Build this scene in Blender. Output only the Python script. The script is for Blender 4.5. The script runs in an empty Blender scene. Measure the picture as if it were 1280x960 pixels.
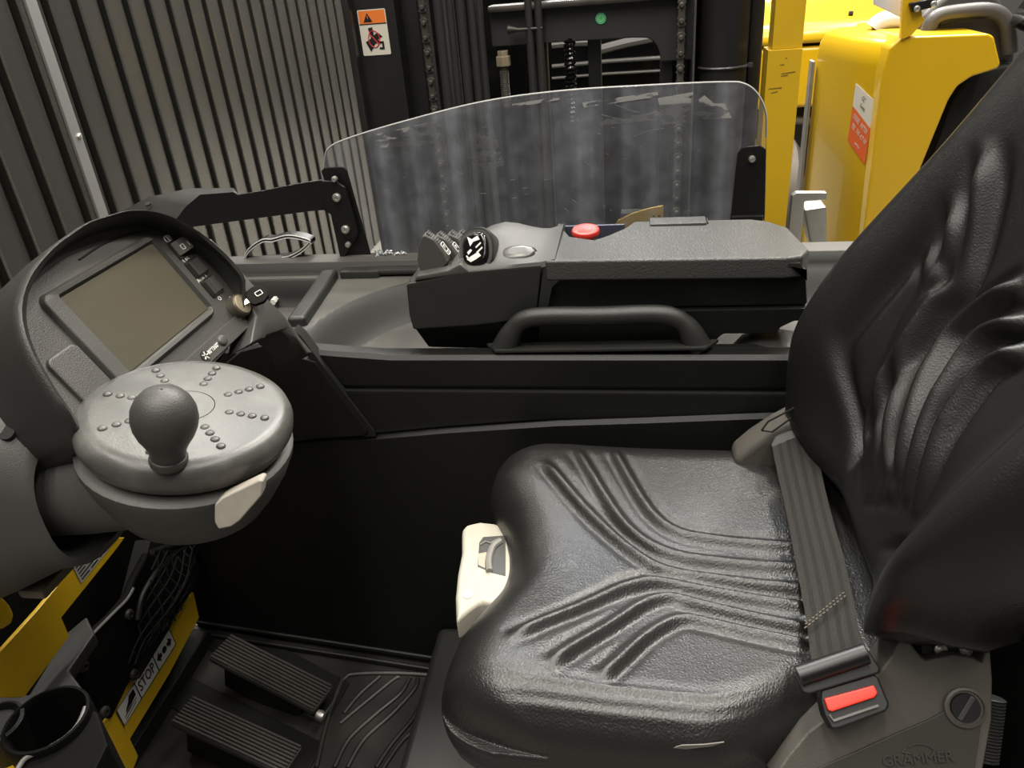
import bpy, bmesh, math, random
import numpy as np
from mathutils import Vector, Matrix, Quaternion
random.seed(7); np.random.seed(7)
S = bpy.context.scene
COL = S.collection
PI = math.pi

# ------------------------------------------------------------------ camera
F = 961.0
AX = np.array([[0.98580, 0.00524, -0.16797], [0.14866, -0.48489, 0.86185], [-0.07719, -0.87446, -0.47857]])
_x = AX[0]/np.linalg.norm(AX[0]); _y = AX[1]-_x*(_x@AX[1]); _y /= np.linalg.norm(_y); _z = np.cross(_x, _y)
AX = np.array([_x, _y, _z])
EYE = np.array([0, 0, 1.45])
cam = bpy.data.cameras.new('camera'); cam_o = bpy.data.objects.new('camera', cam); COL.objects.link(cam_o)
cam.sensor_fit = 'HORIZONTAL'; cam.angle = 2*math.atan(640/F); cam.clip_start = .02
_B = AX.copy(); _B[:, 1] *= -1; _B[:, 2] *= -1
cam_o.matrix_world = Matrix.Translation(Vector(EYE)) @ Matrix(_B.tolist()).to_4x4()
S.camera = cam_o

# ------------------------------------------------------------------ light
S.view_settings.view_transform = 'Standard'; S.view_settings.look = 'None'
S.view_settings.gamma = 1.0; S.view_settings.use_curve_mapping = False
S.view_settings.exposure = -0.08
W = bpy.data.worlds.new('hall_air'); S.world = W; W.use_nodes = True
W.node_tree.nodes['Background'].inputs[0].default_value = (1.0, .96, .88, 1)
W.node_tree.nodes['Background'].inputs[1].default_value = .09

def lamp(name, loc, sx, sy, power, color=(1, .95, .87), rot=(0, 0, 0)):
    l = bpy.data.lights.new(name, 'AREA'); l.shape = 'RECTANGLE'; l.size = sx; l.size_y = sy
    l.energy = power; l.color = color
    o = bpy.data.objects.new(name, l); COL.objects.link(o); o.location = loc; o.rotation_euler = rot
    return o
# strip lamps under the hall roof; last two added to light the foot well
for x, y, w in [(-2.2, .6, 110), (-.4, .2, 120), (1.5, .3, 110), (-1.2, 3.4, 150), (.5, 3.6, 210), (2.0, 3.4, 210), (-1.0, 6.2, 200), (.9, 6.2, 260), (2.8, 5.6, 175), (-1.4, -1.8, 65), (.6, -2.2, 50)]:
    lamp('strip_and_fill_lamp', (x, y, 4.7), .35, 2.4, w)
# daylight from a high roof light
lamp('roof_light', (-.6, 4.8, 5.0), 1.2, 1.2, 160, (.80, .88, 1.0))

# ------------------------------------------------------------------ helpers
def ray(px, py): return AX @ np.array([(px-640)/F, (py-480)/F, 1.])
def P(px, py, ax, val):
    "point of the photograph's sight line that lies on the plane x, y or z = val"
    r = ray(px, py); i = 'xyz'.index(ax); t = (val-EYE[i])/r[i]; return Vector(EYE+t*r)
def PG(px, py, p0, n):
    r = ray(px, py); t = np.dot(np.array(p0)-EYE, np.array(n))/np.dot(r, np.array(n)); return Vector(EYE+t*r)

MATS = {}
def mat(name, col, rough=.5, metal=0, grain=0, gscale=400, spec=.5, wear=0, wcol=(.3, .3, .3), wscale=8, coat=0, leather=False):
    if name in MATS: return MATS[name]
    m = bpy.data.materials.new(name); m.use_nodes = True; nt = m.node_tree; b = nt.nodes['Principled BSDF']
    b.inputs['Base Color'].default_value = (*col, 1); b.inputs['Roughness'].default_value = rough
    b.inputs['Metallic'].default_value = metal; b.inputs['Specular IOR Level'].default_value = spec
    b.inputs['Coat Weight'].default_value = coat
    tc = nt.nodes.new('ShaderNodeTexCoord')
    def noise(scale, detail=3, src='Object'):
        n = nt.nodes.new('ShaderNodeTexNoise'); n.inputs['Scale'].default_value = scale; n.inputs['Detail'].default_value = detail
        nt.links.new(tc.outputs[src], n.inputs['Vector']); return n
    if wear > 0:
        n = noise(wscale, 6); r = nt.nodes.new('ShaderNodeValToRGB')
        r.color_ramp.elements[0].position = .45; r.color_ramp.elements[1].position = .75
        r.color_ramp.elements[0].color = (0, 0, 0, 1); r.color_ramp.elements[1].color = (wear, wear, wear, 1)
        mx = nt.nodes.new('ShaderNodeMix'); mx.data_type = 'RGBA'
        mx.inputs['A'].default_value = (*col, 1); mx.inputs['B'].default_value = (*wcol, 1)
        nt.links.new(n.outputs['Fac'], r.inputs[0]); nt.links.new(r.outputs[0], mx.inputs['Factor'])
        nt.links.new(mx.outputs['Result'], b.inputs['Base Color'])
        mr = nt.nodes.new('ShaderNodeMapRange'); mr.inputs['To Min'].default_value = rough*.85; mr.inputs['To Max'].default_value = min(1, rough*1.25)
        nt.links.new(n.outputs['Fac'], mr.inputs['Value']); nt.links.new(mr.outputs[0], b.inputs['Roughness'])
    if grain > 0:
        bp = nt.nodes.new('ShaderNodeBump'); bp.inputs['Strength'].default_value = grain; bp.inputs['Distance'].default_value = .001
        if leather:
            v = nt.nodes.new('ShaderNodeTexVoronoi'); v.feature = 'DISTANCE_TO_EDGE'; v.inputs['Scale'].default_value = gscale
            w = noise(35, 4); mxv = nt.nodes.new('ShaderNodeMix'); mxv.data_type = 'VECTOR'; mxv.inputs['Factor'].default_value = .010
            nt.links.new(tc.outputs['Object'], mxv.inputs['A']); nt.links.new(w.outputs['Color'], mxv.inputs['B'])
            nt.links.new(mxv.outputs['Result'], v.inputs['Vector'])
            w2 = noise(130, 4)
            ad = nt.nodes.new('ShaderNodeMath'); ad.operation = 'MULTIPLY_ADD'; ad.inputs[1].default_value = 1.6
            nt.links.new(v.outputs['Distance'], ad.inputs[0]); nt.links.new(w2.outputs['Fac'], ad.inputs[2])
            nt.links.new(ad.outputs[0], bp.inputs['Height'])
        else:
            n = noise(gscale, 2); nt.links.new(n.outputs['Fac'], bp.inputs['Height'])
        nt.links.new(bp.outputs['Normal'], b.inputs['Normal'])
    MATS[name] = m; return m

BLK = mat('black_plastic', (.0060, .0062, .0056), .44, grain=.25, gscale=900, spec=.32)
DARK = mat('dark_plastic', (.020, .0205, .0185), .38, grain=.3, gscale=800, spec=.42, wear=.5, wcol=(.035, .035, .031), wscale=6)
GREY = mat('grey_plastic', (.058, .058, .053), .50, grain=.35, gscale=900, wear=.6, wcol=(.085, .083, .074), wscale=7)
WHEELG = mat('wheel_plastic', (.056, .056, .051), .33, grain=.15, gscale=500, wear=.7, wcol=(.13, .13, .12), wscale=22)
TRAYM = mat('tray_plastic', (.030, .030, .027), .42, grain=.3, gscale=700, wear=1, wcol=(.12, .115, .095), wscale=5)
TOPM = mat('textured_lid_plastic', (.050, .050, .046), .40, grain=1.0, gscale=420)
VINYL = mat('seat_vinyl', (.0120, .0118, .0108), .34, grain=.30, gscale=280, leather=True, spec=.6)
VINYLB = mat('backrest_vinyl', (.0080, .0080, .0075), .36, grain=.16, gscale=300, leather=True, spec=.45)
COVER = mat('cover_plastic', (.080, .074, .063), .5, grain=.3, gscale=700, wear=.6, wcol=(.075, .07, .06), wscale=6)
BEIGE = mat('beige_plastic', (.42, .395, .33), .45, wear=.6, wcol=(.40, .37, .30), wscale=30)
HORN = mat('worn_beige_plastic', (.30, .275, .235), .5, wear=.8, wcol=(.20, .18, .15), wscale=40)
YEL = mat('yellow_paint', (.60, .375, .012), .38, wear=.5, wcol=(.50, .30, .012), wscale=9, coat=.2)
YEL2 = mat('glossy_yellow_paint', (.60, .365, .006), .28, coat=.4)
STEEL = mat('galvanised_steel', (.50, .50, .49), .4, metal=.9, wear=.6, wcol=(.38, .38, .37), wscale=20)
ZINC = mat('zinc_bolt', (.62, .60, .55), .35, metal=.8)
PSTEEL = mat('black_painted_steel', (.006, .006, .006), .38)
GAP = mat('gap_black', (.002, .002, .002), .8)
MASTM = mat('mast_black_steel', (.012, .012, .012), .40, wear=.5, wcol=(.03, .028, .025), wscale=5)
HOSE = mat('hose_rubber', (.022, .022, .021), .5, grain=.3, gscale=300)
CHAIN = mat('oily_chain_steel', (.085, .078, .066), .45, metal=.3)
RED = mat('red_plastic', (.62, .035, .02), .4)
REDB = mat('bright_red_button', (.80, .045, .022), .4)
WHITE = mat('white_print', (.72, .70, .66), .6)
SILVER = mat('label_silver', (.48, .47, .44), .45)
ORANGE = mat('label_orange', (.80, .20, .03), .5)
REDP = mat('label_red', (.65, .03, .03), .5)
ORED = mat('label_orange_red', (.75, .13, .03), .5)
CREAM = mat('label_cream', (.66, .62, .52), .5)
INK = mat('ink_black', (.008, .008, .008), .5)
GREEN = mat('green_sticker', (.10, .50, .20), .5)
SCREEN = mat('screen_reflection_tint', (.070, .064, .046), .20, spec=1.0)  # tan tint in the base colour stands in for a reflection
GLOSSB = mat('gloss_black', (.003, .003, .003), .12)
CHROME = mat('smoked_chrome', (.10, .10, .095), .34, metal=.5)
BRASS = mat('lock_metal', (.60, .52, .38), .35, metal=.9)
RUB = mat('pedal_rubber', (.030, .028, .024), .55, wear=.6, wcol=(.055, .05, .042), wscale=12)
MATR = mat('floor_mat_rubber', (.012, .0115, .0105), .42, wear=.7, wcol=(.035, .032, .026), wscale=9)
MATTE = mat('matte_black_plastic', (.0045, .0045, .004), .7, spec=.12)
DUSTY = mat('dusty_black_panel', (.018, .0165, .014), .55, wear=.8, wcol=(.05, .044, .034), wscale=10)
WEB = mat('belt_webbing', (.036, .033, .027), .7, grain=.6, gscale=900)
WEBD = mat('belt_webbing_dark', (.018, .017, .014), .7, grain=.6, gscale=900)
NETM = mat('net_cord', (.008, .008, .008), .6)
CONC = mat('hall_floor_concrete', (.16, .15, .13), .6, wear=.5, wcol=(.10, .095, .085), wscale=3)
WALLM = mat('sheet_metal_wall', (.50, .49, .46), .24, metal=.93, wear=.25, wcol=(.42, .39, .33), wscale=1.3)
WALLSHADE = mat('sheet_metal_shaded_groove', (.055, .053, .046), .4, metal=.5)  # wall metal again, with the groove shade put into a darker colour
PLAIN = mat('hall_wall_paint', (.05, .05, .048), .7)
TYRE = mat('tan_tyre', (.09, .075, .055), .7)
PALE = mat('pale_plastic', (.55, .56, .62), .4)
LTGREY = mat('light_grey_part', (.16, .155, .145), .45)
CLEAR = mat('white_plastic', (.75, .74, .68), .45)

def finish(bm, name, m, parent=None, angle=38, smooth=True):
    bmesh.ops.recalc_face_normals(bm, faces=bm.faces)
    me = bpy.data.meshes.new(name)
    if parent is not None:
        r = parent
        off = Vector((0, 0, 0))
        while r is not None: off += r.location; r = r.parent
        bm.transform(Matrix.Translation(-off))
    bm.to_mesh(me); bm.free()
    if smooth:
        me.polygons.foreach_set('use_smooth', [True]*len(me.polygons)); me.set_sharp_from_angle(angle=math.radians(angle))
    for mm in (m if isinstance(m, (list, tuple)) else [m]): me.materials.append(mm)
    o = bpy.data.objects.new(name, me); COL.objects.link(o)
    if smooth: w = o.modifiers.new('even_normals', 'WEIGHTED_NORMAL'); w.keep_sharp = True
    if parent is not None: o.parent = parent
    return o
def tag(o, label=None, cat=None, group=None, kind=None):
    if label: o['label'] = label
    if cat: o['category'] = cat
    if group: o['group'] = group
    if kind: o['kind'] = kind
    return o
def thing(name, loc, label, cat, group=None, kind=None):
    o = bpy.data.objects.new(name, None); o.empty_display_size = .05; COL.objects.link(o); o.location = loc
    return tag(o, label, cat, group, kind)

def bev(bm, w, seg=2, ang=25):
    if w <= 0: return bm
    bmesh.ops.recalc_face_normals(bm, faces=bm.faces)
    es = [e for e in bm.edges if len(e.link_faces) == 2 and e.calc_face_angle(0) > math.radians(ang)]
    bmesh.ops.bevel(bm, geom=es, offset=w, segments=seg, profile=.5, affect='EDGES', clamp_overlap=True)
    return bm
def prism(pts, vec, b=0, seg=2, bm=None, ang=25):
    nb = bmesh.new()
    a = [nb.verts.new(Vector(p)) for p in pts]; c = [nb.verts.new(Vector(p)+Vector(vec)) for p in pts]
    nb.faces.new(a); nb.faces.new(c[::-1]); n = len(a)
    for i in range(n): nb.faces.new((a[i], c[i], c[(i+1) % n], a[(i+1) % n]))
    bev(nb, b, seg, ang)
    return join(bm, nb)
def join(bm, nb):
    if bm is None: return nb
    me = bpy.data.meshes.new('tmp'); nb.to_mesh(me); bm.from_mesh(me); bpy.data.meshes.remove(me); nb.free(); return bm
def box(c, s, b=0, seg=2, axes=None, bm=None):
    X, Y, Z = axes if axes else (Vector((1, 0, 0)), Vector((0, 1, 0)), Vector((0, 0, 1)))
    c = Vector(c); X = X*s[0]/2; Y = Y*s[1]/2; Z = Z*s[2]/2
    return prism([c-X-Y-Z, c+X-Y-Z, c+X+Y-Z, c-X+Y-Z], Z*2, b, seg, bm)
def loft(rings, cap=True, closed=True, bm=None):
    nb = bmesh.new(); vs = [[nb.verts.new(Vector(p)) for p in r] for r in rings]; n = len(vs[0])
    for i in range(len(vs)-1):
        for j in range(n if closed else n-1):
            k = (j+1) % n
            try: nb.faces.new((vs[i][j], vs[i][k], vs[i+1][k], vs[i+1][j]))
            except ValueError: pass
    if cap and closed:
        nb.faces.new(vs[0][::-1]); nb.faces.new(vs[-1])
    return join(bm, nb)
def frame(n):
    n = Vector(n).normalized(); u = Vector((0, 0, 1)) if abs(n.z) < .9 else Vector((1, 0, 0))
    e1 = u.cross(n).normalized(); return e1, n.cross(e1), n
def lathe(prof, c, n, seg=24, bm=None, cap=True):
    e1, e2, n = frame(n); c = Vector(c)
    return loft([[c+n*h+e1*(r*math.cos(2*PI*k/seg))+e2*(r*math.sin(2*PI*k/seg)) for k in range(seg)] for r, h in prof], cap=cap, bm=bm)
def tube(path, r, seg=10, bm=None, flat=None, cap=True):
    path = [Vector(p) for p in path]; rs = r if isinstance(r, (list, tuple)) else [r]*len(path)
    rings = []; prev = None
    for i, p in enumerate(path):
        t = (path[min(i+1, len(path)-1)]-path[max(i-1, 0)]).normalized()
        if prev is None: e1, e2, _ = frame(t)
        else: e1 = (prev-t*prev.dot(t)).normalized(); e2 = t.cross(e1)
        prev = e1
        rings.append([p+e1*(rs[i]*math.cos(2*PI*k/seg))+e2*(rs[i]*math.sin(2*PI*k/seg)) for k in range(seg)])
    return loft(rings, cap=cap, bm=bm)
def spline(pts, n=8, closed=False):
    pts = [Vector(p) for p in pts]; out = []; m = len(pts)
    g = (lambda i: pts[i % m]) if closed else (lambda i: pts[max(0, min(m-1, i))])
    for i in range(m if closed else m-1):
        a, b, c, d = g(i-1), g(i), g(i+1), g(i+2)
        for k in range(n):
            t = k/n
            out.append(.5*((2*b)+(c-a)*t+(2*a-5*b+4*c-d)*t*t+(3*b-a-3*c+d)*t**3))
    if not closed: out.append(pts[-1])
    return out
def sheet(pts, nu, nv, bm=None, wrap=False):
    "quads over an (nu*nv) array of points, row major"
    nb = bmesh.new(); v = [nb.verts.new(p) for p in pts]
    for i in range(nu-1):
        for j in range(nv-1):
            nb.faces.new((v[i*nv+j], v[i*nv+j+1], v[(i+1)*nv+j+1], v[(i+1)*nv+j]))
    return join(bm, nb)
def npmesh(name, verts, faces, m, parent=None, angle=60):
    me = bpy.data.meshes.new(name)
    off = np.zeros(3); r = parent
    while r is not None: off += np.array(r.location); r = r.parent
    me.from_pydata((np.asarray(verts)-off).tolist(), [], faces); me.update()
    me.polygons.foreach_set('use_smooth', [True]*len(me.polygons))
    me.materials.append(m)
    o = bpy.data.objects.new(name, me); COL.objects.link(o); o.parent = parent; return o
def grid_faces(nu, nv):
    return [(i*nv+j, i*nv+j+1, (i+1)*nv+j+1, (i+1)*nv+j) for i in range(nu-1) for j in range(nv-1)]
def polydist(X, Y, poly):
    "distance to a polyline and the run along it (0..1) for arrays X, Y"
    best = np.full(X.shape, 1e9); tt = np.zeros(X.shape); L = 0; segs = []
    for a, b in zip(poly[:-1], poly[1:]):
        l = math.hypot(b[0]-a[0], b[1]-a[1]); segs.append((a, b, l, L)); L += l
    for a, b, l, l0 in segs:
        if l == 0: continue
        u = np.clip(((X-a[0])*(b[0]-a[0])+(Y-a[1])*(b[1]-a[1]))/l**2, 0, 1)
        d = np.hypot(X-a[0]-u*(b[0]-a[0]), Y-a[1]-u*(b[1]-a[1]))
        k = d < best; best = np.where(k, d, best); tt = np.where(k, (l0+u*l), tt)
    return best, tt, L
def text(body, size, o, xd, yd, m, parent, name='lettering', depth=.0003, align='CENTER', squash=1):
    cu = bpy.data.curves.new('t', 'FONT'); cu.body = body; cu.size = size; cu.align_x = align; cu.align_y = 'CENTER'; cu.extrude = depth; cu.resolution_u = 2
    to = bpy.data.objects.new('t', cu); COL.objects.link(to)
    dg = bpy.context.evaluated_depsgraph_get(); me = bpy.data.meshes.new_from_object(to.evaluated_get(dg))
    bpy.data.objects.remove(to); bpy.data.curves.remove(cu)
    bm = bmesh.new(); bm.from_mesh(me); bpy.data.meshes.remove(me)
    xd = Vector(xd).normalized(); n = xd.cross(Vector(yd)).normalized(); yd = n.cross(xd)
    M = Matrix((xd*squash, yd, n)).transposed().to_4x4(); M.translation = Vector(o)
    bm.transform(M)
    return finish(bm, name, m, parent, smooth=False)
def bolt(c, n, r, h, m, parent, name='bolt', hexn=20):
    bm = lathe([(r*.98, -h*.2), (r, h*.4), (r*.85, h*.85), (r*.5, h), (r*.42, h), (r*.40, h*.55), (.0004, h*.55)], c, n, hexn)
    return finish(bm, name, m, parent)
def rrect(w, h, r, n=5):
    out = []
    for cx, cy, a0 in ((w/2-r, h/2-r, 0), (-w/2+r, h/2-r, 90), (-w/2+r, -h/2+r, 180), (w/2-r, -h/2+r, 270)):
        for k in range(n+1):
            a = math.radians(a0+90*k/n); out.append((cx+r*math.cos(a), cy+r*math.sin(a)))
    return out
X_, Y_, Z_ = Vector((1, 0, 0)), Vector((0, 1, 0)), Vector((0, 0, 1))

# ================================================================== setting
tag(finish(box((1.2, 4, -.05), (9, 13, .1)), 'floor', CONC, smooth=False), kind='structure')
tag(finish(box((1.2, 9.6, 2.5), (9, .2, 5.2)), 'wall_back', PLAIN, smooth=False), kind='structure')
WX = -1.62
wl = thing('wall_left', (WX, 4, 0), 'ribbed bare sheet metal wall', None, kind='structure')
del wl['label']
pit = .1223; y0 = 2.232-pit*14
def wall_sheet(k0, n):
    pr = []
    for k in range(n):
        b = y0+(k0+k)*pit
        for dy, dx in ((0, 0), (.004, -.020), (.030, -.022), (.035, -.001), (.0375, .0025), (.040, .0032), (.043, .0006), (.118, .0004), (.1205, .0026)): pr.append((b+dy, WX+dx))
    pr.append((y0+(k0+n)*pit, WX))
    bm = bmesh.new()
    lo = [bm.verts.new((x, y, 0)) for y, x in pr]; hi = [bm.verts.new((x, y, 4.9)) for y, x in pr]
    for i in range(len(pr)-1):
        f = bm.faces.new((lo[i], lo[i+1], hi[i+1], hi[i]))
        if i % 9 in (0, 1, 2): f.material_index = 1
    bmesh.ops.solidify(bm, geom=bm.faces[:], thickness=.0015)
    for f in bm.faces:
        ii = None
    return finish(bm, 'wall_sheet', [WALLM, WALLSHADE], wl, angle=20)
for k0 in range(0, 60, 6): wall_sheet(k0, 6)
ys = WX*-1.28
finish(box((WX+.006, ys-.008, 2.45), (.010, .042, 4.9), .002), 'joint_strip', STEEL, wl)
for z in (.5, 1.11, 1.5, 2.4): bolt((WX+.010, ys, z), (1, 0, 0), .008, .008, ZINC, wl, 'screw', 6)

# ================================================================== mast behind the cab
MY = 1.75
def mx(px, py=60, y=MY): return P(px, py, 'y', y).x
def mz(py, px=700, y=MY): return P(px, py, 'y', y).z
mast = thing('lift_mast', (0, MY, 0), 'black steel lift mast with chains and hoses behind the clear windshield', 'mast')
xl, xr = mx(441), mx(517)
def upright(x0, x1, y0, y1, name, m=MASTM, z1=2.6, b=.004, z0=.0, par=mast):
    return finish(box(((x0+x1)/2, (y0+y1)/2, (z0+z1)/2), (abs(x1-x0), y1-y0, z1-z0), b), name, m, par)
# outer channel: a web with two flanges
upright(xl, xl+.016, MY-.03, MY+.16, 'outer_flange'); upright(xl, mx(500), MY+.0, MY+.03, 'outer_channel')
upright(mx(500), mx(520), MY+.05, MY+.16, 'inner_channel'); upright(mx(548), mx(553), MY+.03, MY+.16, 'inner_channel')
def leaf_chain(px, y, z0, z1):
    x = mx(px, 60, y); pitch = .0295
    core = finish(box((x, y+.012, (z0+z1)/2), (.004, .006, z1-z0)), 'leaf_chain', CHAIN, mast)
    prof = []
    for k in range(24):
        a = 2*PI*k/24; r = .0112; cz = pitch/2*(1 if math.sin(a) > 0 else -1)
        w = 1 if abs(math.sin(a)) > .45 else .62
        prof.append((r*w*math.cos(a), cz+r*math.sin(a)))
    proto = None; n = int((z1-z0)/(pitch*1.02))
    for i in range(n):
        zc = z0+(i+.5)*pitch*1.02
        if proto is None:
            bm = prism([(x+a, y-.004+(i % 2)*.004, zc+b) for a, b in prof], (0, .004, 0), .0008, 1)
            for s in (-1, 1): bm = lathe([(.0052, 0), (.0052, -.004), (.0035, -.006)], (x, y-.004, zc+s*pitch/2), (0, 1, 0), 10, bm)
            proto = finish(bm, 'chain_link', CHAIN, mast); proto.parent = core; base = zc
        else:
            c = proto.copy(); COL.objects.link(c); c.parent = core; c.location = (0, .003*(i % 2), zc-base)
leaf_chain(534, MY+.03, .9, 1.75)
leaf_chain(851, MY-.01, .9, 1.75)
# hose bundle
for i, px in enumerate((556, 570, 583, 596, 606)):
    x = mx(px); r = (.0105, .009, .010, .0095, .007)[i]
    finish(tube([(x-.006, MY-.02+.006*(i % 2), .3), (x-.002, MY-.02, .9), (x, MY-.02+.004*(i % 2), 1.4), (x+.002, MY-.02, 2.4)], r, 12), 'hydraulic_hose', HOSE, mast)
# carriage plate with a rounded cut below
zc1, zc0, zc2 = mz(8, 700), mz(57, 650), mz(78, 830)
ax, bx, cx_ = mx(614), mx(826), mx(866)
pl = [(ax, zc0), (mx(700), zc0), (mx(790), mz(48, 790))]
cxx, czz = mx(806), mz(48, 806)
for k in range(6):
    a = PI/2*(1-k/5); pl.append((cxx+(bx-cxx)*math.cos(a), mz(78, 826)+(czz-mz(78, 826))*math.sin(a)))
pl += [(cx_, mz(78, 826)), (cx_, zc1), (ax, zc1)]
finish(prism([(x, MY+.01, z) for x, z in pl], (0, .03, 0), .003), 'carriage_plate', mat('carriage_steel', (.026, .026, .026), .45, wear=.4, wcol=(.05, .045, .04), wscale=6), mast)
finish(box((mx(735), MY+.015, mz(5)), (mx(858)-mx(612), .05, .014), .005), 'worn_top_rail', mat('worn_rail', (.06, .05, .04), .45, wear=1, wcol=(.02, .02, .02), wscale=14), mast)
upright(mx(826), mx(843), MY+.03, MY+.07, 'carriage_side', MASTM, mz(78))
upright(mx(656), mx(682), MY+.03, MY+.05, 'centre_bar', MASTM, 2.4)
upright(mx(733), mx(750), MY+.04, MY+.06, 'slim_bar', PSTEEL, mz(48), .002)
for px in (664, 676): finish(tube([(mx(px), MY-.005, .3), (mx(px), MY-.008, 1.4), (mx(px-12), MY-.005, 2.2)], .008, 10), 'thin_hose', HOSE, mast)
# spiral wrapped hose
hx = mx(711); pts = []
for k in range(200):
    a = k*.62; z = mz(128)-.05+k*(mz(46)-mz(128)+.05)/200
    pts.append((hx+.0095*math.cos(a), MY+.02+.0095*math.sin(a), z))
finish(tube(pts, .0042, 6), 'spiral_hose', GLOSSB, mast)
# adjusting bolt with a hex nut
bx_ = mx(628); nut = mat('yellowed_nut', (.36, .30, .20), .45, metal=.5)
st = finish(tube([(bx_, MY, mz(130)), (bx_, MY, mz(58))], .0088, 12), 'adjusting_bolt', mat('rod_dark', (.08, .07, .055), .45, metal=.4), mast)
bm = None
for k in range(22): bm = lathe([(.0088, 0), (.0100, .001), (.0088, .002)], (bx_, MY, mz(122)+k*.0028), (0, 0, 1), 12, bm)
o = finish(bm, 'thread', CHAIN, mast); o.parent = st; tag(o, kind='stuff')
for py, rr, hh in ((78, .0165, .020), (66, .0125, .012)):
    o = finish(bev(lathe([(rr, 0), (rr, hh)], (bx_, MY, mz(py)), (0, 0, 1), 6), .0015), 'hex_nut', nut, mast); o.parent = st
finish(tube([(mx(638), MY-.01, mz(32)), (mx(650), MY-.012, mz(33)), (mx(680), MY-.012, mz(33))], [.009, .004, .003], 10), 'split_pin', mat('pin_steel', (.05, .047, .042), .5, metal=.5), mast)
# right side: bright edge, cylinder, outer channel
upright(mx(865), mx(868), MY-.035, MY+.1, 'channel_edge', mat('edge_steel', (.12, .115, .11), .35, metal=.5))
upright(mx(870), mx(956), MY+.07, MY+.16, 'outer_channel'); upright(mx(938), mx(956), MY+.035, MY+.07, 'outer_flange')
upright(mx(830), mx(864), MY+.07, MY+.16, 'inner_channel')
finish(lathe([(.050, 0), (.050, 2.5)], (mx(905), MY+.02, .05), (0, 0, 1), 32), 'lift_cylinder', mat('cylinder_black', (.014, .014, .014), .28), mast)
zt = mz(83, 910); cxm = mx(905)
pts = [(cxm+.052*math.cos(a), MY+.02+.052*math.sin(a), zt) for a in np.linspace(PI*1.1, PI*1.97, 14)]
t = finish(tube(pts, .0028, 6), 'cable_tie', mat('cable_tie_black', (.05, .05, .05), .3), mast)
o = finish(box((cxm+.054, MY+.002, zt), (.010, .008, .009), .001), 'tie_head', MATS['cable_tie_black'], mast); o.parent = t
# warning sticker on the left channel
a, b, c, d = [P(px, py, 'y', MY-.0006) for px, py in ((446, 13), (481, 10), (490, 67), (455, 70))]
u = (b-a).normalized(); wd = (b-a).length; ht = (a-d).length
def stick(u0, v0, u1, v1, m, parent, A, U, V, t=.0003, lift=0, name='patch', N=Vector((0, -1, 0))):
    A = Vector(A)+N*lift
    return finish(prism([A+U*u0+V*v0, A+U*u1+V*v0, A+U*u1+V*v1, A+U*u0+V*v1], N*t), name, m, parent, smooth=False)
def shape(pts, m, parent, A, U, V, lift=0, t=.0003, name='pictogram', N=Vector((0, -1, 0))):
    A = Vector(A)+N*lift
    return finish(prism([A+U*p[0]+V*p[1] for p in pts], N*t), name, m, parent, smooth=False)
dv = Vector((0, 0, -1)); U = X_
sl = finish(prism([a+U*x+dv*y for x, y in [(p[0]+wd/2, p[1]+ht/2) for p in rrect(wd, ht, .003)]], (0, -.0006, 0)), 'warning_label', CREAM, mast, smooth=False)
tag(sl, 'orange and white hand crush warning label')
def sub(o): o.parent = sl; return o
NF = Vector((0, -1, 0))
sub(stick(.002, .002, wd-.002, ht*.30, ORANGE, mast, a, U, dv, lift=.0007, name='orange_band'))
sub(stick(.001, ht*.305, wd-.001, ht*.325, INK, mast, a, U, dv, lift=.0007, name='label_line'))
sub(shape([(wd*.34, ht*.07), (wd*.50, ht*.27), (wd*.18, ht*.27)], INK, mast, a, U, dv, .0011))
sub(shape([(wd*.33, ht*.13), (wd*.36, ht*.13), (wd*.35, ht*.21), (wd*.34, ht*.21)], ORANGE, mast, a, U, dv, .0015, name='warning_mark'))
sub(shape([(wd*.30, ht*.40), (wd*.46, ht*.38), (wd*.48, ht*.56), (wd*.62, ht*.50), (wd*.78, ht*.60), (wd*.6, ht*.66), (wd*.72, ht*.74), (wd*.50, ht*.74), (wd*.30, ht*.92), (wd*.15, ht*.70), (wd*.36, ht*.62)], INK, mast, a, U, dv, .0009))
sub(shape([(wd*.62, ht*.70), (wd*.80, ht*.70), (wd*.80, ht*.88), (wd*.62, ht*.88), (wd*.62, ht*.83), (wd*.73, ht*.83), (wd*.73, ht*.75), (wd*.62, ht*.75)], INK, mast, a, U, dv, .0009))
rc = Vector(a)+U*(wd*.47)+dv*(ht*.64)+NF*.0014
ring = tube([rc+X_*(.0125*math.cos(t))+Z_*(.0165*math.sin(t)) for t in np.linspace(0, 2*PI, 25)], .0009, 6)
ring = tube([rc+X_*-.009+Z_*.011, rc+X_*.009+Z_*-.011], .0009, 6, ring)
sub(finish(ring, 'prohibition_ring', REDP, mast))
g = P(751, 23, 'y', MY+.009)
o = finish(lathe([(.0108, 0), (.0108, .0008)], g, (0, -1, 0), 20), 'round_sticker', GREEN, mast); tag(o, 'small round green inspection sticker')
q = finish(tube([g+Vector((.0055*math.cos(t), -.001, .0055*math.sin(t))) for t in np.linspace(0, 2*PI, 19)], .0006, 5), 'sticker_print', mat('pale_green', (.45, .75, .5), .5), mast); q.parent = o

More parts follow.
